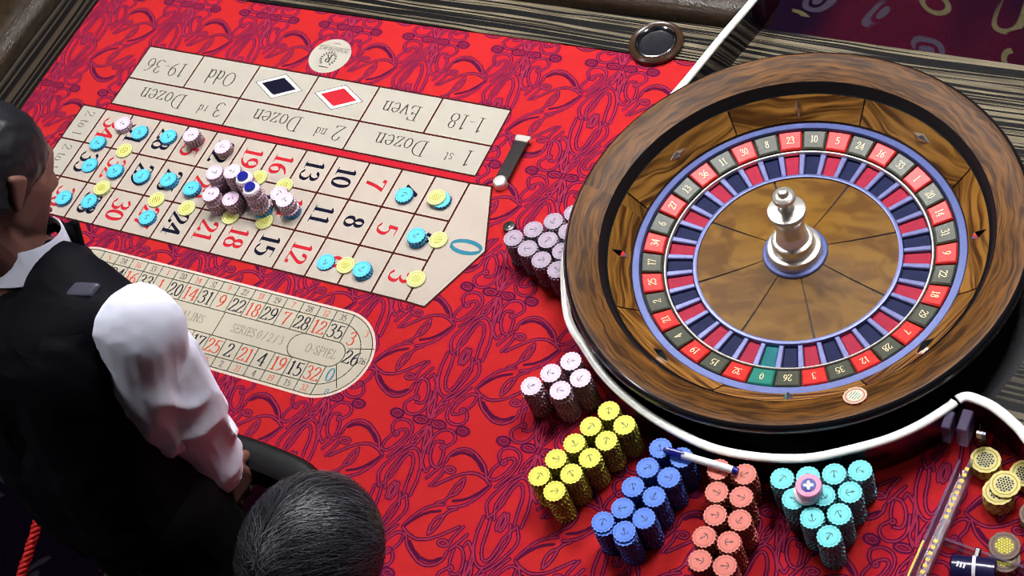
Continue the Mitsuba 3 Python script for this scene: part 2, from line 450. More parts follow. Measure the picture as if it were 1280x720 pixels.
outline = Polygon(np.vstack([[(-.305, .435)], [(-.305, -.63)], NEAR + [0, -.03], [(2.38, -.845), (2.38, BAY_Y), (1.27, BAY_Y), (1.262, .435)]])).buffer(0)
part(TB, 'bed', flat(outline, -0.0045, 0.055), 'm_lacquer', label='glossy black table bed under the felt')
bay = Polygon(np.vstack([G1[:], G2, [(2.35, -.56), (2.35, BAY_Y), (1.275, BAY_Y)]])).buffer(0).difference(wheel_well)
bay = unary_union([g for g in getattr(bay, 'geoms', [bay]) if g.area > .01])
part(TB, 'ledge', flat(bay, 0.001, 0.0055), 'm_zebra_x', label='black and tan striped zebra wood around the wheel')
part(TB, 'ledge', flat(Polygon([(-.213, .337), (.188, .340), (.803, .352), (1.059, .357), (1.25, .363), (1.272, .45), (-.22, .45)]), 0.003, 0.0075), 'm_zebra_x', label='striped zebra wood ledge along the far side')
part(TB, 'ledge', flat(Polygon([(-.213, .337), (-.207, -.597), (-.315, -.597), (-.315, .43), (-.22, .45)]), 0.0025, 0.007), 'm_zebra_y', label='dark zebra wood ledge along the left end')


def pad(path, w, h, z0=0.0):
    """A rounded padded rail swept along a path (its inner edge), bulging outwards to the left of the path."""
    p = np.array(path, float)
    t = np.gradient(p, axis=0)
    t /= np.linalg.norm(t, axis=1, keepdims=True)
    nrm = np.c_[-t[:, 1], t[:, 0]]
    prof = [(0, -.03), (0, h * .35), (w * .06, h * .75), (w * .2, h * .97), (w * .45, h), (w * .75, h * .9), (w * .95, h * .5), (w, 0), (w * .97, -.06), (w * .5, -.07)]
    q = len(prof)
    v = np.array([[*(p[i] + nrm[i] * a), z0 + b] for i in range(len(p)) for a, b in prof])
    f = []
    for i in range(len(p) - 1):
        for j in range(q):
            k = (j + 1) % q
            f += [[i * q + j, i * q + k, (i + 1) * q + k], [i * q + j, (i + 1) * q + k, (i + 1) * q + j]]
    for base in (0, (len(p) - 1) * q):
        f += [[base, base + j, base + j + 1] for j in range(1, q - 1)]
    m = trimesh.Trimesh(v, np.array(f), process=False)
    trimesh.repair.fix_normals(m)
    return m


part(TB, 'padded_rail', pad(np.c_[np.linspace(-.29, 1.262, 40), np.linspace(.427, .452, 40)], .15, .045), 'm_leather', smooth=40, label='bronze brown padded leather rail along the far side')
part(TB, 'padded_rail', pad(np.c_[np.full(30, -.318), np.linspace(-.62, .50, 30)], .15, .045), 'm_leather', smooth=40, label='bronze brown padded leather rail along the left end')
part(TB, 'edge_trim', pad(NEAR[::-1] + [0, -.002], .055, .014), 'm_black', smooth=40, label='dark edge trim along the near side')
for px_, py_ in ((.1, -.1), (1.5, -.1)):
    part(TB, 'pedestal', cat([bx(px_ - .22, px_ + .22, py_ - .2, py_ + .2, FLOOR + .08, -.0595, .01), bx(px_ - .32, px_ + .32, py_ - .28, py_ + .28, FLOOR, FLOOR + .08, .01)]), 'm_black')

# the scroll print of the felt
SCROLL = [('r',[(-30.0,133.5),(-29.6,116.0),(-28.1,98.8),(-21.7,76.0),(-9.3,57.2),(3.3,51.7),(13.5,60.7),(21.9,83.2),(26.5,109.8),(23.0,122.0),(18.0,133.5)]),('r',[(-18.0,133.5),(-14.5,118.0),(-12.4,103.1),(-10.5,85.3),(-3.4,69.0),(5.3,63.4),(12.1,73.4),(15.4,92.5),(17.0,107.2),(23.0,122.0),(30.0,133.5)]),('r',[(-14.1,29.7),(-13.5,48.0),(-15.4,63.6),(-26.9,78.6),(-36.6,86.2),(-39.1,77.3)]),('r',[(8.9,46.3),(21.6,60.0),(32.6,81.2),(40.3,97.4),(42.0,112.0),(36.0,124.0),(30.0,133.5)]),('r',[(60.7,69.0),(49.7,69.9),(40.4,61.3),(32.4,46.0),(28.7,30.0),(36.1,24.7),(47.3,31.4)]),('r',[(59.9,66.8),(59.5,53.8),(53.6,40.2)]),('r',[(54.0,35.3),(60.2,25.3),(59.2,14.8),(47.3,7.8),(33.0,9.6),(23.6,18.7),(21.0,31.8),(24.7,49.8),(31.4,63.7),(41.2,79.5)]),('o12',[(46.5,36.2)]),('r',[(51.0,79.3),(66.6,70.7),(83.5,67.5),(101.7,73.1),(117.4,84.1),(130.4,96.7),(142.2,108.0)]),('r',[(51.0,83.3),(59.4,101.8),(71.9,120.0),(87.5,131.8),(100.6,136.5)]),('f',[(53.9,83.1),(65.6,100.9),(80.1,115.0),(98.9,123.9)]),('l',[(0.0,118.0),(1.5,126.0),(1.5,141.0),(0.0,149.0)]),('l',[(108.9,118.6),(103.8,109.2),(99.9,93.1),(98.2,80.7)]),('r',[(108.9,118.6),(114.0,128.1),(124.2,134.9)]),('r',[(61.6,71.3),(73.4,52.8),(88.4,41.3),(103.7,33.0),(119.6,31.2),(133.4,37.7),(141.4,48.8),(142.4,62.7)]),('f',[(73.4,60.7),(89.2,47.4),(106.2,39.6),(123.2,39.6),(136.5,49.3)]),('o18',[(128.7,74.1)]),('r',[(139.2,73.6),(139.4,85.4),(143.7,96.5),(148.8,109.9)]),('r',[(148.3,74.2),(154.2,85.7),(161.0,99.5)]),('r',[(144.1,67.1),(151.0,76.5),(163.1,74.5),(172.9,61.8),(177.6,44.7),(174.7,32.9),(163.5,31.0)]),('r',[(151.1,70.1),(152.1,55.8),(155.6,44.1)]),('o12',[(159.9,39.0)]),('r',[(155.5,38.3),(146.0,26.8),(147.5,15.7),(158.7,7.5),(173.9,10.4),(183.2,22.3),(184.3,38.0),(180.6,56.2)]),('e45',[(138.3,3.4)]),('e50',[(185.6,3.0)]),('l',[(202.2,10.8),(194.9,23.9),(191.6,38.2),(192.7,52.0)]),('l',[(204.1,10.4),(206.4,23.4),(211.6,36.4),(217.4,47.7)]),('r',[(198.9,7.9),(188.9,27.8),(187.7,48.6),(183.4,72.5),(177.1,86.4)]),('r',[(204.7,17.2),(205.2,38.3),(210.4,55.2)]),('e50',[(15.7,-0.4)]),('e45',[(62.4,0.5)])]
STAR0, LAT1, LAT2 = np.array([.441, .312]), np.array([.2037, .003]), np.array([-.007, -.267])


def scroll_tile():
    ribs, fills, dense = [], [], []
    for kind, pts in SCROLL:
        p = np.array(pts) / 1000
        if kind == 'r':
            ribs.append(LineString(spline(p, 5)))
        elif kind == 'f':
            fills.append(LineString(spline(p, 5)).buffer(.0026, 4))
        elif kind == 'l':
            a, b = p[0], p[-1]
            q = spline(p, 5)
            nrm = np.array([-(b - a)[1], (b - a)[0]]) / np.linalg.norm(b - a)
            s = np.sin(np.linspace(0, np.pi, len(q)))[:, None] * nrm * .0055
            ribs.append(LineString(np.vstack([q + s, (q - s)[::-1], q[:1] + s[:1]])))
        else:
            c = p[0]
            rx, ry = {'o12': (.0036, .0034), 'o18': (.0085, .005), 'e45': (.0085, .0062), 'e50': (.0112, .006)}[kind]
            ring = [(c[0] + rx * math.cos(t), c[1] + ry * math.sin(t)) for t in np.linspace(0, 2 * math.pi, 14)]
            ribs.append(LineString(ring))
            if kind[0] == 'e':
                fills.append(affinity.scale(Point(*c).buffer(.0016, 4), 2.0, .55))
                fills.append(affinity.scale(Point(*c).buffer(1, 6), rx + .0040, ry + .0034).difference(affinity.scale(Point(*c).buffer(1, 6), rx, ry)))
    both = lambda g: unary_union([g, affinity.rotate(g, 180, origin=(0, 0))])
    r = unary_union(ribs)
    dark = both(unary_union([r.buffer(.0034, 3), *fills]))
    mid = both(unary_union([r.buffer(.00135, 3)])).difference(both(unary_union([f for f in fills if f.area > 1.2e-4] or [Polygon()])))
    near = unary_union([g for g in ribs if g.centroid.x < .075 or g.centroid.x > .135])
    tint = both(near.buffer(.013, 3).buffer(-.006, 2))
    return [g.simplify(.0006) for g in (tint, dark, mid)]


tile = scroll_tile()
for zi, (nm, mm, g) in enumerate((('tint', 'm_scroll_tint', tile[0]), ('outline', 'm_scroll_dark', tile[1]), ('ribbon', 'm_scroll_mid', tile[2]))):
    sheets = []
    inner = felt.buffer(-.001)
    for a in range(-5, 12):
        for b in range(-1, 6):
            o = STAR0 + LAT1 * a + LAT2 * b
            gg = affinity.translate(g, *o)
            if not gg.intersects(inner):
                continue
            if not inner.contains(gg):
                gg = gg.intersection(inner)
            sheets.append(flat(gg, .00012 * (zi + 1)))
    part(TB, 'scroll_print_' + nm, cat(sheets), mm, kind='stuff', label={'tint': 'dull crimson ground of the scroll print', 'outline': 'dark purple outlines of the scroll print', 'ribbon': 'mauve ribbons of the scroll print'}[nm])

# the printed layout -------------------------------------------------------
A_, B_ = .073, .0904
Z1, Z2, Z3 = .00055, .00070, .00085
REDS = {1, 3, 5, 7, 9, 12, 14, 16, 18, 19, 21, 23, 25, 27, 30, 32, 34, 36}
LW = .0019                                                 # half a printed line
for col in range(12):
    for row in range(3):
        n = 34 - 3 * col + row
        x0, y0 = col * A_, -row * B_
        key = part(TB, 'number_box', flat(sbox(x0 + LW, y0 - B_ + LW, x0 + A_ - LW, y0 - LW), Z1), 'm_print_grid')
        t = text(str(n), .042, .085, .022, .03, 1.0)
        part(key, 'numeral', flat(place(t, x0 + A_ / 2, y0 - B_ / 2, -90), Z3), 'm_num_red' if n in REDS else 'm_num_black')
for row in range(3):
    y0 = -row * B_
    key = part(TB, 'column_box', flat(sbox(-.063 + LW, y0 - B_ + LW, -LW, y0 - LW), Z1), 'm_print')
    part(key, 'lettering', flat(place(text('2 to 1', .023, .05, .022, .05), -.0315, y0 - B_ / 2, -90), Z3), 'm_ink_soft')
zero = Polygon([(.876, 0), (.922, .002), (.974, -.135), (.916, -.273), (.876, -.2712)])
key = part(TB, 'zero_box', flat(zero.buffer(-LW), Z1), 'm_print_grid')
part(key, 'numeral', flat(place(text('0', .064, .075, .03, wide=.88), .934, -.1355, -90), Z3), 'm_zero')
grid_lines = unary_union([LineString([(-.063, -r * B_), (.876, -r * B_)]).buffer(LW, cap_style=2) for r in range(4)] +
                         [LineString([(x, LW), (x, -3 * B_ - LW)]).buffer(LW, cap_style=2) for x in [-.063] + [A_ * k for k in range(13)]] + [zero.exterior.buffer(LW)])
part(TB, 'grid_line', flat(grid_lines, Z2), 'm_line', label='dark printed lines of the number grid')
XB = [.146 * k for k in range(6)] + [.880]
for k, s in enumerate(('19-36', 'Odd', '', '', 'Even', '1-18')):
    key = part(TB, 'bet_box', flat(sbox(XB[k] + LW, .0895 + LW, XB[k + 1] - LW, .1795 - LW), Z1), 'm_print')
    cx = (XB[k] + XB[k + 1]) / 2
    if s:
        part(key, 'lettering', flat(place(text(s, .036, .038, .017, .05, 1.0), cx, .131, 180), Z3), 'm_ink')
    else:
        cx -= .002
        dia = lambda w, h: Polygon([(cx - w, .1365), (cx, .1365 - h), (cx + w, .1365), (cx, .1365 + h)])
        part(key, 'diamond', flat(dia(.0585, .0335).difference(dia(.056, .032)), Z3), 'm_ink', label='thin dark outline')
        part(key, 'diamond', flat(dia(.056, .032), Z2), 'm_paper', label='white diamond border')
        part(key, 'diamond', flat(dia(.0425, .0235), Z3), 'm_num_black' if k == 2 else 'm_num_red', label='black diamond' if k == 2 else 'red diamond')
for k, (d, suf) in enumerate((('3', 'rd'), ('2', 'nd'), ('1', 'st'))):
    x0, x1 = .292 * k, (.292 * (k + 1) if k < 2 else .880)
    key = part(TB, 'dozen_box', flat(sbox(x0 + LW, .0165 + LW, x1 - LW, .0895 - LW), Z1), 'm_print')
    g = unary_union([place(text('Dozen', .037, .038, .017, .05, 1.02), x0 + .112, .054, 180), place(text(suf, .022, .04, .02, .05), x0 + .223, .046, 180), place(text(d, .037, .038, .017), x0 + .262, .052, 180)])
    part(key, 'lettering', flat(g, Z3), 'm_ink')
bet_lines = unary_union([LineString([(0, y), (.880, y)]).buffer(LW, cap_style=2) for y in (.0165, .0895, .1795)] +
                        [LineString([(x, .0895), (x, .1795)]).buffer(LW * .8, cap_style=2) for x in XB] + [LineString([(x, .0165), (x, .0895)]).buffer(LW * .8, cap_style=2) for x in (0, .292, .584, .880)])
part(TB, 'grid_line', flat(bet_lines, Z2), 'm_line', label='dark printed lines of the outside bets')
part(TB, 'grid_band', flat(sbox(-.003, LW, .885, .0165 - LW), Z1 - .0001), 'm_scroll_tint', label='crimson band between the bets and the number grid')

# the racetrack
RC = -.407
RX0, RX1 = .2157, .7957
stad = lambda r, x0=.205, x1=.782: LineString([(x0, RC), (x1, RC)]).buffer(r, 24)
R_OUT, R_MID, R_IN, R_RIM = .0855, .0640, .0255, .0915
race = part(TB, 'racetrack', flat(stad(R_RIM), Z1 - .0001), 'm_print_rim', label='pale rim of the oval call bet print')
part(race, 'ground', flat(stad(R_OUT), Z1), 'm_print_race')
ORDER = [0, 32, 15, 19, 4, 21, 2, 25, 17, 34, 6, 27, 13, 36, 11, 30, 8, 23, 10, 5, 24, 16, 33, 1, 20, 14, 31, 9, 22, 18, 29, 7, 28, 12, 35, 3, 26]
PITCH = (RX1 - RX0) / 16
top_row = [5, 24, 16, 33, 1, 20, 14, 31, 9, 22, 18, 29, 7, 28, 12, 35]
bot_row = [8, 30, 11, 36, 13, 27, 6, 34, 17, 25, 2, 21, 4, 19, 15, 32]
lw = .0009
lines = [stad(R_OUT).exterior.buffer(lw), stad(R_MID).exterior.buffer(lw), LineString([(.15, RC + R_IN), (.795, RC + R_IN)]).buffer(lw), LineString([(.15, RC - R_IN), (.795, RC - R_IN)]).buffer(lw),
         LineString([(.727, RC), (.793, RC)]).buffer(R_IN, 16).exterior.buffer(lw), LineString([(.544, RC + R_IN), (.544, RC - R_IN)]).buffer(lw), LineString([(.36, RC + R_IN), (.36, RC - R_IN)]).buffer(lw)]
for k in range(17):
    x = RX0 + PITCH * k
    for s in (1, -1):
        lines.append(LineString([(x, RC + s * R_IN), (x, RC + s * R_OUT)]).buffer(lw))
lines += [LineString([(.8185, -.389), (.866, -.377)]).buffer(lw), LineString([(.812, -.423), (.836, -.4655)]).buffer(lw), LineString([(.18, -.405), (.12, -.39)]).buffer(lw)]
part(race, 'line', flat(unary_union(lines), Z2), 'm_line_race')


def race_num(n, x, y, h):
    part(race, 'numeral', flat(place(text(str(n), h, .062, .026, .03, .92), x, y), Z3), 'm_zero' if n == 0 else 'm_race_red' if n in REDS else 'm_num_black')


for k in range(16):
    x = RX0 + PITCH * (k + .5)
    race_num(top_row[k], x, RC + .0448, .0275)
    race_num(top_row[k], x, RC + .0748, .0125)
    race_num(bot_row[k], x, RC - .0448, .0275)
    race_num(bot_row[k], x, RC - .0748, .0125)
for n, x, y, x2, y2 in ((3, .815, -.368, .838, -.352), (26, .834, -.404, .8565, -.405), (0, .812, -.446, .822, -.4785), (10, .192, -.362, .185, -.335)):
    race_num(n, x, y, .0275)
    race_num(n, x2, y2, .0125)
for s, x, h, wd in (('TIER', .27, .018, 1.0), ('ORPHALINS', .459, .0175, .9), ('SERIES 0 / 2 / 3', .632, .0175, .78), ('O-SPIEL', .771, .018, .82)):
    GL.setdefault('T', (.66, [[(.33, .01), (.33, .97)], [(.06, .97), (.6, .97)], [(.06, .97), (.05, .8)], [(.6, .97), (.61, .8)], se(.33, .01)]))
    part(race, 'lettering', flat(place(text(s, h, .045, .022, .05, wd), x, RC), Z3), 'm_ink_soft')
# the house emblem
emb = part(TB, 'emblem', flat(affinity.scale(Point(.4345, .2335).buffer(.0455, 24), 1.02, 1.0), Z1), 'm_print', label='round cream printed house emblem with a wreathed letter R')
ring = [affinity.rotate(affinity.translate(affinity.scale(Point(0, 0).buffer(.0022, 4), .7, 1.5), 0, .0165), a, origin=(0, 0)) for a in range(40, 321, 20)]
g = unary_union([place(unary_union(ring), .4345, .2255, 180), place(text('R', .019, .09, .04), .4345, .2265, 180), place(text('ROYALPALACE', .0085, .06, .04, .03, 1.0), .4345, .2505, 180),
                 LineString([(.393, .2575), (.476, .2575)]).buffer(.0004), place(text('- - - -', .010, .1, .08, -.1, .8), .4345, .2655, 180), LineString([(.4245, .2035), (.4445, .2035)]).buffer(.0012)])
part(emb, 'lettering', flat(g, Z3), 'm_ink')

# ---------------------------------------------------------------- the wheel guard: a glossy black wall with a pale top rail
gd = thing('wheel_guard', 'glossy black curved guard wall with white top rail around the roulette wheel', 'guard')


def wall_mesh(p, half, z0, z1, bev=0.0):
    ls = LineString(p).buffer(half, cap_style=2, join_style=1, quad_segs=4)
    m = trimesh.creation.extrude_polygon(ls, z1 - z0, engine='earcut')
    m.apply_translation([0, 0, z0])
    return m


def rail_mesh(p, w, h, z):
    p = np.asarray(p)
    t = np.gradient(p, axis=0)
    t /= np.linalg.norm(t, axis=1, keepdims=True)
    nrm = np.c_[-t[:, 1], t[:, 0]]
    a = np.radians(np.linspace(0, 180, 9))
    prof = [(w, 0)] + [(w * math.cos(q), h * (.35 + .65 * math.sin(q))) for q in a] + [(-w, 0)]
    q = len(prof)
    v = np.array([[*(p[i] + nrm[i] * x), z + y] for i in range(len(p)) for x, y in prof])
    f = [[i * q + j, i * q + (j + 1) % q, (i + 1) * q + (j + 1) % q] for i in range(len(p) - 1) for j in range(q)] + \
        [[i * q + j, (i + 1) * q + (j + 1) % q, (i + 1) * q + j] for i in range(len(p) - 1) for j in range(q)]
    for base in (0, (len(p) - 1) * q):
        f += [[base, base + j, base + j + 1] for j in range(1, q - 1)]
    m = trimesh.Trimesh(v, np.array(f), process=False)
    trimesh.repair.fix_normals(m)
    return m


part(gd, 'wall', cat([wall_mesh(G1, .0045, .0012, GUARD_H - .004), wall_mesh(G2[6:], .0045, .0012, GUARD_H - .004)]), 'm_wall_black', smooth=30)
part(gd, 'top_rail', rail_mesh(G1, .0070, .006, GUARD_H - .004), 'm_cap', smooth=40)
part(gd, 'top_rail', rail_mesh(G2[2:], .0078, .006, GUARD_H - .004), 'm_cap', smooth=40)

# ---------------------------------------------------------------- the roulette wheel
wh = thing('roulette_wheel', 'large wooden roulette wheel with red and black pockets and silver turret', 'roulette wheel')
cx, cy = WC
part(wh, 'bowl', lathe([(.10, -.003), (.30, -.003), (.322, .02), (.335, .05), (.350, .066), (.3515, .074), (.360, .078), (.3615, .088), (.371, .094), (.3745, .101), (.3735, .108), (.370, .1125), (.3665, .1143)], 128, WC), 'm_lacquer', smooth=35, label='black lacquered outside of the bowl with stepped mouldings')
part(wh, 'ball_track', lathe([(.3665, .1143), (.364, .1150), (.350, .1120), (.330, .1045), (.3165, .0990)], 160, WC), 'm_wood_ring', smooth=35, label='polished brown wood ball track')
part(wh, 'track_lip', lathe([(.3165, .0990), (.3145, .0970), (.3085, .0800), (.304, .0775)], 160, WC), 'm_black', smooth=50, label='black step below the ball track')
SEG0 = -4.6
for k in range(8):
    a0, a1 = math.radians(SEG0 + 45 * k + .28), math.radians(SEG0 + 45 * (k + 1) - .28)
    th = np.linspace(a0, a1, 20)
    rr, zz = np.array([.3045, .290, .2725]), np.array([.0795, .0640, .0470])
    v = np.array([[cx + r * math.cos(t), cy + r * math.sin(t), z] for t in th for r, z in zip(rr, zz)] + [[cx + r * math.cos(t), cy + r * math.sin(t), z - .006] for t in (a0, a1) for r, z in zip(rr, zz)])
    f = []
    for i in range(19):
        for j in range(2):
            p = i * 3 + j
            f += [[p, p + 4, p + 1], [p, p + 3, p + 4]]
    for b, e in ((0, 60), (57, 63)):
        for j in range(2):
            f += [[b + j, b + j + 1, e + j + 1], [b + j, e + j + 1, e + j]]
    part(wh, 'apron_panel', trimesh.Trimesh(v, np.array(f), process=False), 'm_wood_apron')
part(wh, 'apron_base', lathe([(.309, .0775), (.290, .0600), (.2705, .0420)], 96, WC), 'm_seam', smooth=True)
for k in range(8):
    a = math.radians(17.4 + 45 * k)
    upright = k % 2 == 0
    L_, W_ = (.016, .0065) if upright else (.0065, .018)
    pts = [m3.Manifold.sphere(.0008, 8).translate(q) for q in ((-L_, 0, 0), (L_, 0, 0), (0, -W_, 0), (0, W_, 0), (0, 0, .008))]
    d = m3.Manifold.batch_hull(pts).to_mesh()
    d = trimesh.Trimesh(d.vert_properties[:, :3], d.tri_verts)
    sl = math.atan2(.0325, .032)
    d.apply_transform(trimesh.transformations.rotation_matrix(-sl * .98, [0, 1, 0]))
    d.apply_translation([.2885, 0, .0630])
    d.apply_transform(trimesh.transformations.rotation_matrix(a, [0, 0, 1]))
    d.apply_translation([cx, cy, 0])
    part(wh, 'ball_deflector', d, 'm_chrome', label='small chrome diamond ball deflector')
part(wh, 'rotor_ring', lathe([(.2710, .030), (.2710, .0425), (.2700, .0435), (.2595, .0440), (.2585, .0425), (.2580, .036)], 160, WC), 'm_blue_metal', smooth=30, label='blue grey metal outer ring of the rotor')
part(wh, 'rotor_base', lathe([(.268, .030), (.258, .0330), (.2205, .0270), (.2150, .0245), (.2150, .0195), (.168, .0175), (.166, .012)], 128, WC), 'm_black', smooth=30)
part(wh, 'number_ring_edge', lathe([(.2195, .0265), (.2192, .0312), (.2183, .0320), (.2165, .0318), (.2155, .0302), (.2152, .0210)], 160, WC), 'm_silver', smooth=30, label='thin silver ring between numbers and pockets')
G0, DA = -83.6, 360 / 37


def sector(r0, r1, z0, z1, a0, a1, h, n=5, bev=.0012):
    """A curved block between two radii and two angles; z0 at r0, z1 at r1 (top), h thick, its top edge chamfered."""
    out = []
    th = np.linspace(a0, a1, n)
    ring = lambda ins, dz: [(r, t, (z0 if r < (r0 + r1) / 2 else z1) + dz) for t, r in
                            [(x, r0 + ins) for x in np.linspace(a0 + ins / r0, a1 - ins / r0, n)] + [(x, r1 - ins) for x in np.linspace(a1 - ins / r1, a0 + ins / r1, n)]]
    L0, L1, L2 = ring(0, -h), ring(0, -bev), ring(bev, 0)
    P = L0 + L1 + L2
    m = 2 * n
    v = np.array([[cx + r * math.cos(t), cy + r * math.sin(t), z] for r, t, z in P])
    f = []
    for l in (0, 1):
        for i in range(m):
            j = (i + 1) % m
            a, b, c, d = l * m + i, l * m + j, (l + 1) * m + j, (l + 1) * m + i
            f += [[a, c, b], [a, d, c]]
    t0 = 2 * m
    for i in range(n - 1):
        a, b, c, d = t0 + i, t0 + i + 1, t0 + m - 2 - i, t0 + m - 1 - i
        f += [[a, c, b], [a, d, c]]
    mm = trimesh.Trimesh(v, np.array(f), process=False)
    return mm


for i, n in enumerate(ORDER):
    mid = math.radians(G0 - DA * i)
    hw = math.radians(DA / 2)
    tone = 'green' if n == 0 else 'red' if n in REDS else 'black'
    pl = part(wh, 'number_plate', sector(.2225, .2555, .0345, .0415, mid - hw * .92, mid + hw * .92, .0075, 5, .0022), 'm_plate_' + tone)
    g = text(str(n), .013, .07, .04, .03, .85)
    mm = flat(g, 0)
    R_ = trimesh.transformations.rotation_matrix(mid - math.pi / 2, [0, 0, 1]) @ trimesh.transformations.translation_matrix([0, .239, .0386]) @ trimesh.transformations.rotation_matrix(math.atan2(.007, .033), [1, 0, 0]) @ trimesh.transformations.rotation_matrix(0, [0, 0, 1])
    mm.apply_transform(R_)
    mm.apply_translation([cx, cy, 0])
    part(pl, 'numeral', mm, 'm_gold_ink')
    part(wh, 'pocket', sector(.1715, .2148, .0212, .0225, mid - hw * .68, mid + hw * .68, .004), 'm_pocket_' + tone)
    fa = mid + hw
    fr = sector(.1712, .2150, .0262, .0282, fa - math.radians(1.35), fa + math.radians(1.35), .009, 3, .0014)
    part(wh, 'fret', fr, 'm_fret')
part(wh, 'inner_ring', lathe([(.1718, .018), (.1716, .0265), (.1705, .0285), (.1670, .0292), (.1645, .0285), (.1640, .024)], 160, WC), 'm_ring_metal', smooth=30, label='blue grey metal ring around the wooden cone')
CZ = [(.1642, .0255), (.130, .0282), (.09, .0330), (.048, .0400)]
seams = [31.3, -13.3, -61, -103, -148, 168, 122, 77]
seams = sorted(seams)
for k in range(8):
    a0, a1 = seams[k], seams[(k + 1) % 8] + (360 if k == 7 else 0)
    a0, a1 = math.radians(a0 + .7), math.radians(a1 - .7)
    th = np.linspace(a0, a1, 12)
    v = np.array([[cx + r * math.cos(t), cy + r * math.sin(t), z] for t in th for r, z in CZ] + [[cx + r * math.cos(t), cy + r * math.sin(t), z - .003] for t in (a0, a1) for r, z in CZ])
    f = []
    for i in range(11):
        for j in range(3):
            p = i * 4 + j
            f += [[p, p + 5, p + 1], [p, p + 4, p + 5]]
    for b, e in ((0, 48), (44, 52)):
        for j in range(3):
            f += [[b + j, b + j + 1, e + j + 1], [b + j, e + j + 1, e + j]]
    part(wh, 'cone_panel', trimesh.Trimesh(v, np.array(f), process=False), 'm_wood_cone')
part(wh, 'cone_base', lathe([(.1655, .0235), (.130, .0262), (.09, .0312), (.046, .0382)], 96, WC), 'm_seam', smooth=True)
part(wh, 'hub_ring', lathe([(.0530, .034), (.0530, .0420), (.0515, .0440), (.0465, .0450), (.0445, .0440)], 64, WC), 'm_blue_metal', smooth=30)
tu = part(wh, 'turret', lathe([(.0455, .040), (.0455, .0445), (.0440, .0480), (.0440, .0560), (.0432, .0600), (.0395, .0612), (.0355, .0612), (.0345, .0640), (.0345, .0760), (.0335, .0800), (.0300, .0815), (.0270, .0815), (.0262, .0840), (.0250, .0900), (.0225, .0960),
                               (.0215, .1020), (.0230, .1120), (.0240, .1250), (.0255, .1360), (.0290, .1440), (.0310, .1490), (.0312, .1530), (.0295, .1560), (.0200, .1580), (.0135, .1590), (.0120, .1630), (.0115, .1720), (.0130, .1770), (.0170, .1810), (.0182, .1860), (.0175, .1910), (.0140, .1935), (.0090, .1945), (.0080, .1990), (.0062, .2030), (.0001, .2045)], 64, WC), 'm_silver', smooth=30, label='tall silver turret with stepped foot and knob')

# ---------------------------------------------------------------- chips
CT = .0037


def chip_mesh(R, t, face, edge, dark, lobes=17, depth=.055, ring=None, centre=None, patt=None):
    """A scalloped chip: coloured faces and lobes, dark between the lobes as painted shade; per vertex colour."""
    n = lobes * 4
    a = np.arange(n) * 2 * np.pi / n
    prof = np.array([1.0, .968, .900, .968])[np.arange(n) % 4]
    r = R * (1 - (1 - prof) * depth / .055)
    valley = (np.arange(n) % 4 == 2)
    V, C, F = [], [], []

    def loop(rr, z, col):
        b = len(V)
        for q in range(n):
            V.append((rr[q] * math.cos(a[q]), rr[q] * math.sin(a[q]), z))
            C.append(col[q] if isinstance(col, list) else col)
        return b

    def band(b0, b1):
        for q in range(n):
            s = (q + 1) % n
            F.extend([[b0 + q, b0 + s, b1 + s], [b0 + q, b1 + s, b1 + q]])
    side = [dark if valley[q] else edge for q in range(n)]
    b0 = loop(r * .985, 0, face)
    V.append((0, 0, 0)), C.append(face)
    F.extend([[len(V) - 1, b0 + (q + 1) % n, b0 + q] for q in range(n)])
    s0, s1, s2, s3 = loop(r * .985, 0, side), loop(r, t * .2, side), loop(r, t * .8, side), loop(r * .985, t, side)
    band(s0, s1), band(s1, s2), band(s2, s3)
    rings = [(r * .985, t, face)]
    if ring is not None:
        rings += [(np.full(n, R * .80), t, face), (np.full(n, R * .795), t - .0003, ring), (np.full(n, R * .72), t - .0003, ring), (np.full(n, R * .715), t, face)]
    if centre is not None:
        rings += [(np.full(n, R * .60), t, face), (np.full(n, R * .595), t, centre)]
    prev = None
    for rr, z, col in rings:
        b = loop(rr, z, col)
        if prev is not None:
            band(prev, b)
        prev = b
    V.append((0, 0, t)), C.append(centre if centre is not None else face)
    F.extend([[prev + q, prev + (q + 1) % n, len(V) - 1] for q in range(n)])
    return np.array(V), np.array(F), np.array(C, float)


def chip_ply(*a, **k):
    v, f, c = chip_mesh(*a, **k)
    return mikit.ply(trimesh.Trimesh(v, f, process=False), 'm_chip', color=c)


R1 = .0182
TONES = {'yellow': ((242, 240, 84), (150, 140, 50)), 'blue': ((82, 132, 240), (40, 66, 140)), 'salmon': ((232, 124, 108), (130, 66, 56)), 'turquoise': ((116, 232, 236), (84, 124, 134)),
         'pale_pink': ((242, 214, 236), (150, 122, 130)), 'grey': ((178, 160, 178), (120, 104, 112)), 'cyan': ((96, 212, 246), (40, 120, 170))}  # second tone: face colour darkened, the shade of stack sides painted in
PLY, PLYT = {}, {}
for k, (f_, e_) in TONES.items():
    PLY[k] = chip_ply(R1, CT, srgb(*f_), srgb(*e_), srgb(16, 12, 14))  # near black valleys paint the shade between the lobes
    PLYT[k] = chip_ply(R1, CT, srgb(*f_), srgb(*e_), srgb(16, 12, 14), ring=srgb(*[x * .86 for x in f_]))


def anchor_ply():
    u = unary_union([LineString([(0, -.0052), (0, .0052)]).buffer(.00055), LineString([(.0055 * math.cos(t), .0052 - .0055 + .0055 * math.sin(t) + .0002) for t in np.linspace(.35, math.pi - .35, 9)]).buffer(.0005),
                     LineString([(-.0020, -.0034), (.0020, -.0034)]).buffer(.0005), Point(0, -.0056).buffer(.0010)])
    return mikit.ply(flat(u, CT + .00012), 'm_mark')


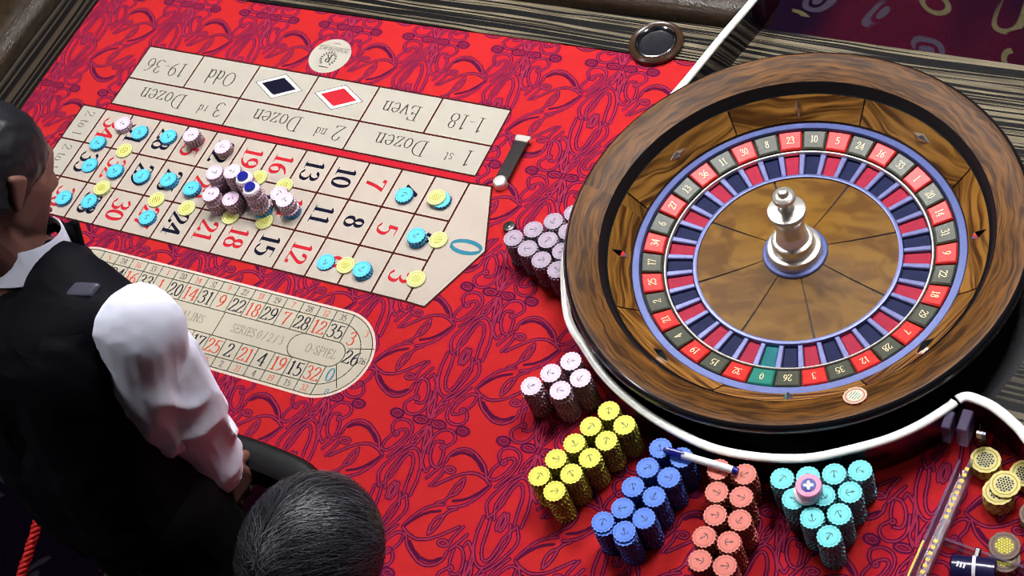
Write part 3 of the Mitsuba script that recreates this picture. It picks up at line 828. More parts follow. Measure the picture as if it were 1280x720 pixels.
ANCHOR = anchor_ply()
ORDN = ['top', 'second', 'third', 'fourth', 'fifth', 'sixth', 'seventh', 'eighth', 'ninth', 'tenth', 'eleventh', 'twelfth', 'thirteenth', 'fourteenth', 'fifteenth', 'sixteenth', 'seventeenth', 'eighteenth', 'nineteenth', 'twentieth']
WORD = {'cyan': 'light blue', 'pale_pink': 'pale pink'}


def stack(tone, x, y, n, where, group, z0=.001, lean=(0, 0), jitter=.0005, top_slip=(0, 0), first=0, lone=False):
    """A stack of n chips, each a thing of its own; the topmost carries the printed anchor."""
    word = WORD.get(tone, tone)
    for i in range(n):
        top = i == n - 1
        lab = f'{word} scalloped chip lying alone {where}' if lone else f'top {word} chip {where}' if i == n - 1 and not first else f'{ORDN[n - 1 - i + first]} {word} chip down {where.replace("of the", "in the", 1)}'
        key = thing(word.replace(' ', '_') + '_chip', lab, 'chip', group)
        dx, dy = rng.normal(0, jitter, 2) if not top else top_slip
        M = T().translate([x + lean[0] * i + dx, y + lean[1] * i + dy, z0 + i * CT]).rotate([0, 0, 1], float(rng.uniform(0, 360)))
        if top and not first:
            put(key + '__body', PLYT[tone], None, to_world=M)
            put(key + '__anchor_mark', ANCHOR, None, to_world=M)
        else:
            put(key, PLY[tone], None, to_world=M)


ORD = ['first', 'second', 'third', 'fourth', 'fifth', 'sixth']
YELLOW = [(1.2926, -0.5454), (1.3242, -0.5602), (1.3057, -0.5125), (1.3373, -0.5276), (1.321, -0.481), (1.3519, -0.4966), (1.334, -0.447), (1.3664, -0.4633), (1.3492, -0.4159), (1.3812, -0.4319)]
BLUE = [(1.4214, -0.5918), (1.4555, -0.5949), (1.436, -0.559), (1.4708, -0.5655), (1.4403, -0.5229), (1.4741, -0.5286), (1.4476, -0.4889), (1.4825, -0.494), (1.4543, -0.4527), (1.4886, -0.4597)]
SALMON = [(1.5779, -0.6017), (1.6133, -0.5989), (1.5708, -0.5668), (1.6082, -0.5637), (1.572, -0.5301), (1.6088, -0.5282), (1.563, -0.496), (1.5994, -0.4924), (1.5527, -0.4617), (1.5923, -0.4575)]
TEAL = [(1.7404, -0.5136), (1.7086, -0.4932), (1.7426, -0.4754), (1.6735, -0.4718), (1.7134, -0.4536), (1.7468, -0.4387), (1.6473, -0.4457), (1.6821, -0.4325), (1.7161, -0.4182), (1.7502, -0.4012)]
PINK = [(1.2099, -0.4037), (1.2597, -0.3959), (1.2335, -0.3724), (1.2787, -0.3676), (1.2557, -0.3476)]
GREY = [(1.0555, -0.1328), (1.0856, -0.1472), (1.1153, -0.1615), (1.1449, -0.1729), (1.0783, -0.1089), (1.11, -0.1222), (1.1402, -0.1364), (1.1039, -0.0843), (1.1343, -0.0971), (1.1298, -0.0587)]


def spread(pts, gap):
    """Push touching stacks apart until none overlap."""
    p = np.array(pts, float)
    for _ in range(60):
        for i in range(len(p)):
            for j in range(i):
                d = p[i] - p[j]
                L = np.linalg.norm(d)
                if L < gap:
                    p[i] += d / L * (gap - L) / 2
                    p[j] -= d / L * (gap - L) / 2
    return [tuple(q) for q in p]


GAP = 2 * R1 + .0012
for tone, pts in (('yellow', YELLOW), ('blue', BLUE), ('salmon', SALMON)):
    for i, (x, y) in enumerate(spread(pts, GAP)):
        w = f'of the {"left" if i % 2 == 0 else "right"} stack in the {ORD[i // 2]} row from the front'
        slip = {('blue', 0): (-.002, .003), ('blue', 1): (-.002, .004)}.get((tone, i), (0, 0))
        stack(tone, x, y, 20, w, f'stacked {tone} chips', top_slip=slip)
rows = [(0,), (1, 2), (3, 4, 5), (6, 7, 8, 9)]
tp = spread(TEAL, GAP)
for r, idx in enumerate(rows):
    for c, i in enumerate(idx):
        w = 'of the front tip stack of the triangle' if r == 0 else f'of the {ORD[c]} stack from the left in {["", "the second", "the third", "the rear"][r]} row'
        stack('turquoise', *tp[i], 20, w, 'stacked turquoise chips')
for i, (x, y) in enumerate(spread(PINK, GAP)):
    stack('pale_pink', x, y, 20, f'of the {["leftmost", "frontmost", "middle", "rightmost", "rearmost"][i]} tall stack below the wheel guard', 'stacked pale pink chips')
gp = spread(GREY, GAP)
k = 0
for c, m_ in enumerate((4, 3, 2, 1)):
    for q in range(m_):
        stack('grey', *gp[k], 16, f'of the {ORD[q]} stack in the {ORD[c]} slanting row from the left', 'stacked grey chips', top_slip=(-.001, .001))
        k += 1

# chips lying on the layout
ZL = .0010
TENS, ONES = ['', '', 'twenty', 'thirty'], ['', 'one', 'two', 'three', 'four', 'five', 'six', 'seven', 'eight', 'nine', 'ten', 'eleven', 'twelve', 'thirteen', 'fourteen', 'fifteen', 'sixteen', 'seventeen', 'eighteen', 'nineteen']
NW = lambda n: ONES[n] if n < 20 else (TENS[n // 10] + ('-' + ONES[n % 10] if n % 10 else ''))
where_num = lambda x, y: (34 - 3 * int(min(11, max(0, x // A_)))) + int(min(2, max(0, -y // B_)))
place_of = lambda x, y: f'number {NW(where_num(x, y))}'


def value_ply(R, t, face, rim, spots, inner, dark=(40, 34, 20)):
    return chip_ply(R, t, srgb(*face), srgb(*rim), srgb(*spots), lobes=12, depth=.02, ring=srgb(*rim), centre=srgb(*inner))


VALUE = value_ply(.0182, CT, (226, 226, 150), (176, 186, 110), (226, 226, 200), (222, 220, 120))


def bars_ply(col, n=5, r=.0095):
    u = unary_union([LineString([(x, -math.sqrt(max(0, r * r - x * x)) * .85), (x, math.sqrt(max(0, r * r - x * x)) * .85)]).buffer(.0006) for x in np.linspace(-r * .8, r * .8, n)])
    mat('m_bars_%d_%d_%d' % col, srgb(*col), 0.6)
    return mikit.ply(flat(u, CT + .00012), 'm_bars_%d_%d_%d' % col)


BARS = bars_ply((150, 146, 60))
LAYOUT = [('pale_pink', 0.072, -0.0336, 3), ('cyan', 0.1212, -0.0438, 2), ('cyan', 0.1932, -0.0391, 2), ('pale_pink', 0.2635, -0.0387, 8), ('pale_pink', 0.3401, -0.0442, 5), ('cyan', 0.0401, -0.089, 2), ('value', 0.1104, -0.091, 1), ('cyan', 0.0534, -0.1428, 1), ('cyan', 0.1236, -0.1449, 2), ('cyan', 0.1922, -0.1432, 2), ('cyan', 0.2602, -0.1398, 3), ('cyan', 0.0482, -0.2315, 2), ('cyan', 0.112, -0.226, 2), ('value', 0.1205, -0.1893, 2), ('value', 0.2556, -0.1858, 1), ('cyan', 0.2639, -0.2308, 2), ('cyan', 0.322, -0.1473, 3), ('value', 0.3334, -0.1889, 1), ('value', 0.4379, -0.1849, 1), ('value', 0.5137, -0.1786, 1), ('value', 0.4462, -0.0868, 1), ('value', 0.5103, -0.0923, 1), ('cyan', 0.7662, -0.059, 2), ('value_cyan', 0.8341, -0.0518, 3), ('cyan', 0.8381, -0.1432, 4), ('value', 0.8767, -0.135, 1), ('cyan', 0.6854, -0.2331, 1), ('value', 0.7277, -0.2299, 1), ('cyan', 0.7679, -0.2342, 3), ('value', 0.8751, -0.2235, 1)]


def value_chip(x, y, z, label, ply=VALUE, bars=BARS, group=None, spin=None, cat_='chip', name='value_chip'):
    key = thing(name, label, cat_, group)
    M = T().translate([x, y, z]).rotate([0, 0, 1], float(rng.uniform(0, 360) if spin is None else spin))
    put(key + '__body', ply, None, to_world=M)
    put(key + '__printed_bars', bars, None, to_world=M)
    return key


EDGE = {(0.1104, -0.091): 'on the line between numbers thirty-one and thirty-two', (0.2556, -0.1858): 'on the line between numbers twenty-six and twenty-seven', (0.3334, -0.1889): 'on the line above number twenty-four', (0.4379, -0.1849): 'on the corner of numbers eighteen and twenty-one',
        (0.5137, -0.1786): 'on the corner of numbers fifteen and eighteen', (0.4462, -0.0868): 'on the corner of numbers sixteen and nineteen', (0.5103, -0.0923): 'on the corner of numbers thirteen and sixteen', (0.8767, -0.135): 'touching the big zero beside number two', (0.7277, -0.2299): 'between numbers six and nine', (0.8751, -0.2235): 'on the line right of number three'}
SPOT = {(0.0401, -0.089): 'between numbers thirty-four and thirty-five', (0.6854, -0.2331): 'on number nine', (0.7679, -0.2342): 'on number six'}
for tone, x, y, n in LAYOUT:
    if tone == 'value':
        if n == 1:
            value_chip(x, y, ZL, f'yellow green value chip {EDGE[(x, y)]}')
        else:
            for i in range(n):
                value_chip(x, y, ZL + i * CT, f'{"upper" if i else "lower"} chip of the yellow value chip pair between numbers thirty-two and thirty-three')
    elif tone == 'value_cyan':
        stack('cyan', x + .010, y - .002, 2, 'under the value chip on number one', 'light blue chips on number one', z0=ZL, first=1)
        value_chip(x, y, ZL + 2 * CT, 'yellow green value chip lying on light blue chips on number one')
    else:
        lean = (.0009, -.0007) if tone == 'pale_pink' and n > 4 else (rng.normal(0, .0006), rng.normal(0, .0006)) if n > 1 else (0, 0)
        wh_ = SPOT.get((x, y), 'on ' + place_of(x, y))
        stack(tone, x - lean[0] * (n - 1), y - lean[1] * (n - 1), n, wh_ if n == 1 else 'of the small pile ' + wh_, f'{WORD[tone]} chips {wh_}', z0=ZL, lean=lean, lone=n == 1)
# the big heap of pale pink chips in the middle of the number grid
HEAP = [((0.4010, -0.1370), 18, 'left rear'), ((0.4330, -0.1265), 18, 'middle rear'), ((0.4030, -0.1690), 13, 'left front'), ((0.4665, -0.1350), 18, 'under the rear marker'), ((0.4990, -0.1560), 19, 'under the front marker'), ((0.4400, -0.1640), 9, 'middle front'), ((0.5270, -0.1250), 7, 'right rear'), ((0.5590, -0.1449), 11, 'rightmost')]
hp = spread([h[0] for h in HEAP], GAP)
for (x, y), (_, n, nm) in zip(hp, HEAP):
    w = f'of the {nm} pile in the pink heap' if 'under' not in nm else f'of the heap pile {nm}'
    nb = {'rightmost': 3, 'under the front marker': 3, 'right rear': 2}.get(nm, 0)
    if nb:
        stack('cyan', x, y, nb, w, 'light blue chips at the foot of the pink heap', z0=ZL, first=n - nb)
    stack('pale_pink', x, y, n - nb, w, 'pale pink chips of the heap', z0=ZL + nb * CT, jitter=.0011, lean=(.0002 if n > 12 else 0, 0))
for (x, y), n, nm in ((hp[3], 18, 'rear'), (hp[4], 19, 'front')):
    x += .0002 * n
    key = thing('win_marker', f'white and dark blue round marker on the {nm} marked pile of the pink heap', 'marker')
    zt = ZL + n * CT + .0002
    part(key, 'base', lathe([(.0001, zt), (.0150, zt), (.0156, zt + .001), (.0156, zt + .004), (.0146, zt + .0055), (.0105, zt + .006)], 40, (x, y)), 'm_white_plastic', smooth=35)
    part(key, 'knob', lathe([(.0105, zt + .006), (.0108, zt + .0095), (.0100, zt + .0108), (.0001, zt + .0112)], 40, (x, y)), 'm_blue_plastic', smooth=35, label='dark blue top')

# value chip lying on the wood of the wheel
WCH = chip_ply(.0182, CT, srgb(206, 186, 160), srgb(190, 60, 50), srgb(236, 224, 210), lobes=12, depth=.02, ring=srgb(190, 90, 70), centre=srgb(222, 220, 196))
wb = bars_ply((60, 110, 84))
d_ = np.array([1.7184, -.3081]) - WC
ang_ = math.degrees(math.atan2(d_[1], d_[0]))
key = thing('value_chip', 'red rimmed value chip lying on the wooden rim of the roulette wheel', 'chip')
rad_ = .334
M = T().translate([cx + rad_ * math.cos(math.radians(ang_)), cy + rad_ * math.sin(math.radians(ang_)), .1072]).rotate([0, 0, 1], ang_).rotate([0, 1, 0], -17.0).rotate([0, 0, 1], 40)
put(key + '__body', WCH, None, to_world=M)
put(key + '__printed_bars', wb, None, to_world=M)
# small black cap next to the grey chips
k = thing('ball_cap', 'small round black cap on the felt left of the grey chips', 'cap')
part(k, 'shell', lathe([(.0001, .0005), (.0115, .0005), (.0120, .0015), (.0118, .0095), (.0105, .0120), (.0001, .0128)], 40, (.9991, -.080)), 'm_dark_plastic', smooth=35)
part(k, 'groove', lathe([(.0060, .0126), (.0060, .0132), (.0052, .0132), (.0052, .0127)], 32, (.9991, -.080)), 'm_mark', smooth=True)
# pink and blue button standing on the turquoise chips
bxy = (1.6925, -.4545)
zt = .001 + 20 * CT
k = thing('dealer_button', 'round pink button with a blue centre and pale cross on the turquoise chips', 'button')
part(k, 'saucer', lathe([(.0001, zt + .0003), (.0195, zt + .0003), (.0202, zt + .0015), (.0200, zt + .005), (.0185, zt + .0062), (.0001, zt + .0062)], 48, (bxy[0] - .0025, bxy[1] - .004)), 'm_white_plastic', smooth=35, label='white lower disc')
part(k, 'body', lathe([(.0001, zt + .0063), (.0182, zt + .0063), (.0192, zt + .0075), (.0192, zt + .0190), (.0180, zt + .0205), (.0112, zt + .0206)], 48, bxy), 'm_pink_plastic', smooth=35)
part(k, 'centre', lathe([(.0112, zt + .0206), (.0110, zt + .0210), (.0001, zt + .0210)], 48, bxy), 'm_blue_plastic', smooth=True, label='blue centre')
cross = unary_union([affinity.rotate(affinity.scale(Point(0, .0042).buffer(.0030, 8), .8, 1.15), a, origin=(0, 0)) for a in (20, 110, 200, 290)])
part(k, 'cross', flat(affinity.translate(cross, *bxy), zt + .0212), 'm_white_plastic', label='pale blue white cross')
# marker pen across the blue and salmon stacks
k = thing('marker_pen', 'white marker pen with blue cap lying across the blue and salmon stacks', 'pen')
pa, pb = np.array([1.4630, -.4540]), np.array([1.5820, -.4565])
zt = .001 + 20 * CT + .0070
ax_ = (pb - pa) / np.linalg.norm(pb - pa)


def pen_part(s0, s1, radii, name, m, **kw):
    ss = np.linspace(s0, s1, len(radii))
    mm = tube([[*(pa + ax_ * s), zt] for s in ss], np.array(radii), 18)
    part(k, name, mm, m, smooth=40, **kw)


pen_part(0, .030, [.0040, .0062, .0064, .0064, .0064], 'cap', 'm_blue_plastic', label='blue cap')
pen_part(.030, .112, [.0058, .0060, .0060, .0060, .0058], 'barrel', 'm_white_plastic', label='white barrel')
pen_part(.112, .120, [.0058, .0056, .0045], 'end_plug', 'm_blue_plastic', label='blue end plug')
part(k, 'clip', bx(pa[0] + .004, pa[0] + .034, pa[1] - .0014, pa[1] + .0012, zt + .0063, zt + .0078), 'm_blue_plastic')

# slim bill slot paddle lying on the felt by the layout
k = thing('slot_paddle', 'slim black bar with silver ends lying on the felt right of the dozen boxes', 'paddle')
part(k, 'bar', bx(.9265, .9530, .014, .112, .0055, .0135, .002), 'm_dark_plastic')
part(k, 'foot', bx(.9290, .9505, .012, .114, .0008, .0056, .001), 'm_black')
part(k, 'end_cap', cat([bx(.9245, .9550, .108, .118, .0008, .0150, .0015), bx(.9265, .9530, .103, .109, .010, .0155, .001)]), 'm_silver', label='silver end cap')
part(k, 'end_cap', lathe([(.0001, .0008), (.0130, .0008), (.0135, .0030), (.0130, .0140), (.0105, .0162), (.0001, .0165)], 40, (.9395, .0085)), 'm_silver', smooth=35, label='round silver end knob')
# cup holder sunk in the far ledge
k = thing('cup_holder', 'round glossy black cup holder in a brown ring at the corner of the far ledge', 'cup holder')
cc = (1.098, .386)
part(k, 'ring', lathe([(.0400, .0035), (.0500, .0035), (.0530, .0060), (.0525, .0110), (.0480, .0145), (.0430, .0135), (.0395, .0100), (.0390, .0035)], 64, cc), 'm_brown', smooth=35)
part(k, 'lip', lathe([(.0390, .0100), (.0395, .0128), (.0372, .0135), (.0355, .0120), (.0352, .0090)], 64, cc), 'm_chrome', smooth=35, label='thin chrome lip')
part(k, 'bowl', lathe([(.0390, .0042), (.0352, .0095), (.0330, .0060), (.0250, .0044), (.0001, .0040)], 64, cc), 'm_lacquer', smooth=35, label='glossy black bowl')

# ---------------------------------------------------------------- clear chip tray at the right end
k = thing('chip_tray', 'clear acrylic chip tray cover with yellow marked rail at the right end', 'tray')
ra, rb = np.array([1.8765, -.322]), np.array([1.8560, -.575])
u = (rb - ra) / np.linalg.norm(rb - ra)
v_ = np.array([-u[1], u[0]])
quad = lambda a0, a1, b0, b1: Polygon([ra + u * a0 + v_ * b0, ra + u * a1 + v_ * b0, ra + u * a1 + v_ * b1, ra + u * a0 + v_ * b1])


def slab(a0, a1, b0, b1, z0, z1):
    m = trimesh.creation.extrude_polygon(quad(a0, a1, b0, b1), z1 - z0, engine='earcut')
    m.apply_translation([0, 0, z0])
    return m


LENR = float(np.linalg.norm(rb - ra))
part(k, 'rail', cat([slab(.0, LENR, -.008, -.004, .001, .030), slab(.0, LENR, .010, .014, .001, .0455)]), 'm_tray_haze', label='clear double rail')
part(k, 'rail_base', slab(.0, LENR, -.004, .010, .001, .0035), 'm_clear')
for i in range(22):
    if i in (9, 10, 11):
        continue
    s = .016 + i * .0102
    part(k, 'yellow_mark', slab(s, s + .0055, .0094, .0152, .0456, .0464), 'm_yellow_mark')
part(k, 'yellow_stripe', slab(.140, .200, -.0085, -.0055, .0302, .0310), 'm_yellow_mark', label='long yellow stripe')
for i in range(12):
    s = .012 + i * .0125
    part(k, 'stud', slab(s, s + .004, -.001, .003, .0036, .0060), 'm_tray_haze')
part(k, 'divider', slab(.120, .124, .016, .16, .001, .020), 'm_tray_haze')
lid = trimesh.Trimesh([[*(ra + u * .0 + v_ * .012), .102], [*(ra + u * LENR + v_ * .012), .047], [*(ra + u * LENR + v_ * .30), .047], [*(ra + v_ * .155), .102]], [[0, 2, 1], [0, 3, 2]], process=False)
part(k, 'lid', lid, 'm_clear', label='clear lid sheet')
part(k, 'hinge', bx(1.838, 1.852, -.3010, -.2700, .030, .076, .003), 'm_tray_haze', label='clear violet hinge block')
part(k, 'hinge', bx(1.8605, 1.8770, -.3000, -.2630, .030, .079, .003), 'm_tray_haze', label='clear violet hinge block')
k = thing('price_tag', 'small white and blue tag inside the right guard above the yellow chips', 'tag')
part(k, 'card', bx(1.8860, 1.8935, -.2880, -.2850, .045, .060), 'm_white_plastic')
part(k, 'edge', bx(1.8935, 1.8990, -.2880, -.2850, .045, .060), 'm_blue_plastic', label='blue side')
part(k, 'hanger', cat([tube([[1.890, -.2835, .060], [1.890, -.2800, .074]], .0007, 6), bx(1.886, 1.899, -.2848, -.2838, .001, .060)]), 'm_dark_plastic')
BIGY = value_ply(.0222, .0037, (228, 216, 128), (190, 166, 60), (70, 40, 110), (206, 196, 130))
BIGB = value_ply(.0222, .0037, (120, 92, 74), (92, 66, 56), (206, 186, 170), (150, 136, 50))


def dots_ply(col, r=.0118):
    u = unary_union([Point(x * .0042 + (y % 2) * .0021, y * .0036).buffer(.0016, 3) for x in range(-3, 4) for y in range(-3, 4) if (x * .0042 + (y % 2) * .0021) ** 2 + (y * .0036) ** 2 < r * r])
    mat('m_dots_%d_%d_%d' % col, srgb(*col), 0.6)
    return mikit.ply(flat(u, .0037 + .00012), 'm_dots_%d_%d_%d' % col)


DD, DY = dots_ply((40, 36, 44)), dots_ply((244, 232, 70))
for (x, y), n, P_, D_, nm in (((1.905, -.309), 7, BIGY, DD, 'rear yellow pile in the clear tray'), ((1.936, -.358), 10, BIGY, DD, 'front yellow pile in the clear tray'), ((1.968, -.447), 4, BIGB, DY, 'brown pile with yellow dots in the tray'),
                           ((1.992, -.372), 6, BIGB, DY, 'brown pile at the right edge of the picture'), ((1.962, -.312), 5, BIGY, DD, 'yellow pile added for a reflection in the right guard')):  # last pile is added, standing in for a chip reflection in the guard
    for i in range(n):
        top = i == n - 1
        off = {'front yellow pile in the clear tray': (.006, .012), 'brown pile with yellow dots in the tray': (-.004, .018)}.get(nm, (0, 0)) if top else (0, 0)
        value_chip(x + off[0] + rng.normal(0, .0004), y + off[1] + rng.normal(0, .0004), .001 + i * .0037, f'{"top chip" if i == n - 1 else ORDN[n - 1 - i] + " chip down"} in the {nm}', P_, D_, f'chips of the {nm}', name='tray_chip')
k = thing('bottle', 'glossy dark blue bottle lying in the clear chip tray', 'bottle')
part(k, 'body', tube([[1.905, -.490, .0235], [1.907, -.4895, .0235], [1.945, -.481, .0235], [1.963, -.4775, .0235], [1.9655, -.477, .0235]], np.array([.018, .0215, .0215, .0215, .018]), 28), 'm_navy_plastic', smooth=40)
part(k, 'band', tube([[1.9335, -.4836, .0235], [1.9385, -.4825, .0235]], .0219, 28), 'm_white_plastic', smooth=40, label='white band')
part(k, 'neck', bx(1.930, 1.938, -.466, -.450, .022, .034, .002), 'm_dark_plastic', label='short dark stub')
for i in range(3):
    part(k, 'print', bx(1.914 + i * .0045, 1.9165 + i * .0045, -.492, -.4835, .0449, .0453), 'm_white_plastic')

# ---------------------------------------------------------------- people
def hull_bones(bones, seg=18):
    out = []
    for b in bones:
        p, r, q, s = b
        out.append(m3.Manifold.batch_hull([m3.Manifold.sphere(r, seg).translate(list(map(float, p))), m3.Manifold.sphere(s, seg).translate(list(map(float, q)))]))
    return out


def skin_mesh(parts, edge=.018, it=8):
    m = m3.Manifold.batch_boolean(parts, m3.OpType.Add).refine_to_length(edge).to_mesh()
    t = trimesh.Trimesh(m.vert_properties[:, :3], m.tri_verts)
    trimesh.smoothing.filter_taubin(t, lamb=.5, nu=.52, iterations=it)
    return t


def folds(mesh, amp, freq, seed, stretch=(1, 1, 1)):
    v = np.array(mesh.vertices)
    p = v * np.array(stretch) * freq
    w = meshkit.fbm(p, 2, seed + 5) * 2.2
    r = 1 - np.abs(2 * meshkit.noise(p + w[:, None], seed) - 1)
    mesh.vertices = v + mesh.vertex_normals * ((r ** 2 - .35) * amp)[:, None]
    return mesh


def frame(f, u):
    f = np.array(f, float)
    f /= np.linalg.norm(f)
    r = np.cross(f, u)
    r /= np.linalg.norm(r)
    return np.c_[r, f, np.cross(r, f)]


def ell(c, rx, ry, rz, seg=40):
    return m3.Manifold.sphere(1.0, seg).scale([rx, ry, rz]).translate(list(map(float, c)))


def head_parts():
    """Local: x right, y forward, z up, origin in the middle of the cranium."""
    sp = lambda c, r: m3.Manifold.sphere(r, 16).translate(list(map(float, c)))
    P = [ell((0, -.008, .018), .076, .096, .088)]
    P.append(m3.Manifold.batch_hull([sp((s * .052, .050, -.015), .022) for s in (-1, 1)] + [sp((s * .044, .030, -.062), .020) for s in (-1, 1)] + [sp((s * .016, .072, -.094), .016) for s in (-1, 1)] + [sp((s * .030, .074, .030), .018) for s in (-1, 1)] + [sp((0, -.02, .0), .06)]))
    P.append(m3.Manifold.batch_hull([sp((0, .092, .018), .007), sp((0, .116, -.026), .009), sp((-.014, .094, -.034), .008), sp((.014, .094, -.034), .008)]))
    P.append(m3.Manifold.batch_hull([sp((-.018, .088, -.062), .008), sp((.018, .088, -.062), .008), sp((0, .094, -.060), .009)]))
    for s in (-1, 1):
        P.append(m3.Manifold.batch_hull([sp((s * .076, -.002, -.030), .007), sp((s * .084, -.014, .012), .008), sp((s * .081, .004, .010), .007), sp((s * .075, .004, -.010), .008)]))
    return P


def rot(parts, R, c):
    M = np.c_[R, np.array(c, float)]
    return [p.transform(M) for p in parts]


def hand_parts(wrist, palm_dir, back_dir, curl=.5, side=1):
    """Palm and five separate fingers from the wrist along palm_dir; back_dir points out of the back of the hand; side 1 = thumb to the left of palm_dir seen from the back."""
    R = frame(palm_dir, back_dir)
    w = np.array(wrist, float)
    L = lambda x, y, z: w + R @ np.array([x * side, y, z])
    sp = lambda c, r: m3.Manifold.sphere(r, 14).translate(list(map(float, c)))
    P = [m3.Manifold.batch_hull([sp(L(-.020, .012, 0), .016), sp(L(.018, .012, 0), .016), sp(L(-.034, .088, 0), .011), sp(L(.034, .084, 0), .011)])]
    for x, l, a in ((-.033, .070, -.06), (-.011, .080, 0), (.011, .074, .03), (.033, .058, .09)):
        p0, ang, y, z = (x, .088, 0), 0.0, .088, 0.0
        pts = [L(x, y, z)]
        xx = x
        for j, fr in enumerate((.46, .31, .23)):
            ang += curl * (.5, .7, .5)[j]
            y += l * fr * math.cos(ang)
            z -= l * fr * math.sin(ang)
            xx += a * l * fr
            pts.append(L(xx, y, z))
        for j in range(3):
            P.append(m3.Manifold.batch_hull([sp(pts[j], (.0098, .0090, .0082)[j]), sp(pts[j + 1], (.0090, .0082, .0072)[j])]))
    t = [L(-.026, .030, -.004), L(-.052, .058, -.012), L(-.062, .086, -.018), L(-.062, .108, -.022)]
    for j in range(3):
        P.append(m3.Manifold.batch_hull([sp(t[j], (.014, .0115, .0098)[j]), sp(t[j + 1], (.0115, .0098, .0080)[j])]))
    return P


def eyes(key, R, c):
    for s in (-1, 1):
        for nm, m_, rad, off in (('eye', 'm_eye', .0120, .072), ('iris', 'm_iris', .0062, .0785)):
            e = trimesh.creation.icosphere(2, rad)
            e.apply_translation(R @ np.array([s * .031, off, .006]) + c)
            part(key, nm, e, m_, smooth=True)
    lip = trimesh.creation.icosphere(2, 1.0)
    lip.apply_scale([.021, .006, .0065])
    lip.apply_translation([0, .0985, -.062])
    lip.vertices = np.array(lip.vertices) @ R.T + c
    part(key, 'lips', lip, 'm_lip', smooth=True)


def hair_cap(R, c, grow=1.07, plane=(-.62, .78, -.020), bumps=.003):
    m = ell((0, -.008, .018), .076 * grow, .096 * grow, .088 * grow, 64)
    m = m.trim_by_plane([0, plane[0], plane[1]], plane[2]).refine_to_length(.008).to_mesh()
    t = trimesh.Trimesh(m.vert_properties[:, :3], m.tri_verts)
    v = np.array(t.vertices)
    v += t.vertex_normals * ((meshkit.fbm(v * np.array([260, 60, 60]), 3, 3) - .5) * 2 * bumps)[:, None]
    t.vertices = v @ R.T + c
    return t


def strands(R, c, n, grow, plane, length, seed, flow, width=.0007, tone=None):
    """Short locks lying along the skull: thin flat ribbons, all one mesh with a colour per vertex."""
    g = np.random.default_rng(seed)
    E = np.array([.076, .096, .088]) * grow
    c0 = np.array([0, -.008, .018])
    V, F, C = [], [], []
    while len(V) < n * 10:
        d = g.normal(size=3)
        d /= np.linalg.norm(d)
        p = c0 + d * E
        if plane[0] * p[1] + plane[1] * p[2] < plane[2]:
            continue
        fl = np.array(flow(p)) + g.normal(0, .22, 3)
        step = length * g.uniform(.6, 1.3) / 4
        pts = []
        lift = g.uniform(.0, .006)
        for s in range(5):
            nn = (p - c0) / E ** 2
            nn /= np.linalg.norm(nn)
            pts.append((p + nn * (lift + .004 * math.sin(s / 4 * 3.0)), nn))
            t = fl - nn * (fl @ nn)
            t /= np.linalg.norm(t) + 1e-9
            p = p + t * step
            q = (p - c0) / E
            p = c0 + q / np.linalg.norm(q) * E
        b = len(V)
        col = tone(g)
        for s, (q, nn) in enumerate(pts):
            t = pts[min(s + 1, 4)][0] - pts[max(s - 1, 0)][0]
            sd = np.cross(t, nn)
            sd /= np.linalg.norm(sd) + 1e-12
            w_ = width * (1 - .75 * s / 4) * g.uniform(.9, 1.2)
            V += [q + sd * w_, q - sd * w_]
            C += [col, col]
        for s in range(4):
            a = b + 2 * s
            F += [[a, a + 1, a + 3], [a, a + 3, a + 2]]
    v = np.array(V) @ R.T + c
    return trimesh.Trimesh(v, np.array(F), process=False), np.array(C)


def collar_mesh(c, axis, r, h, front):
    """A folded shirt collar: a short leaning band open at the front."""
    A = frame(front, axis)
    a = np.radians(np.linspace(-340, 0, 40) - 100 + 180)
    prof = [(r * .98, h), (r * 1.02, h * 1.02), (r * 1.22, h * .10), (r * 1.20, h * .06), (r * 1.0, h * .85)]
    q = len(prof)
    v = np.array([[rr * math.cos(t), rr * math.sin(t), z] for t in a for rr, z in prof])
    f = [[i * q + j, i * q + (j + 1) % q, (i + 1) * q + (j + 1) % q] for i in range(len(a) - 1) for j in range(q)] + [[i * q + j, (i + 1) * q + (j + 1) % q, (i + 1) * q + j] for i in range(len(a) - 1) for j in range(q)]
    return trimesh.Trimesh(v @ A.T + np.array(c), np.array(f), process=False)


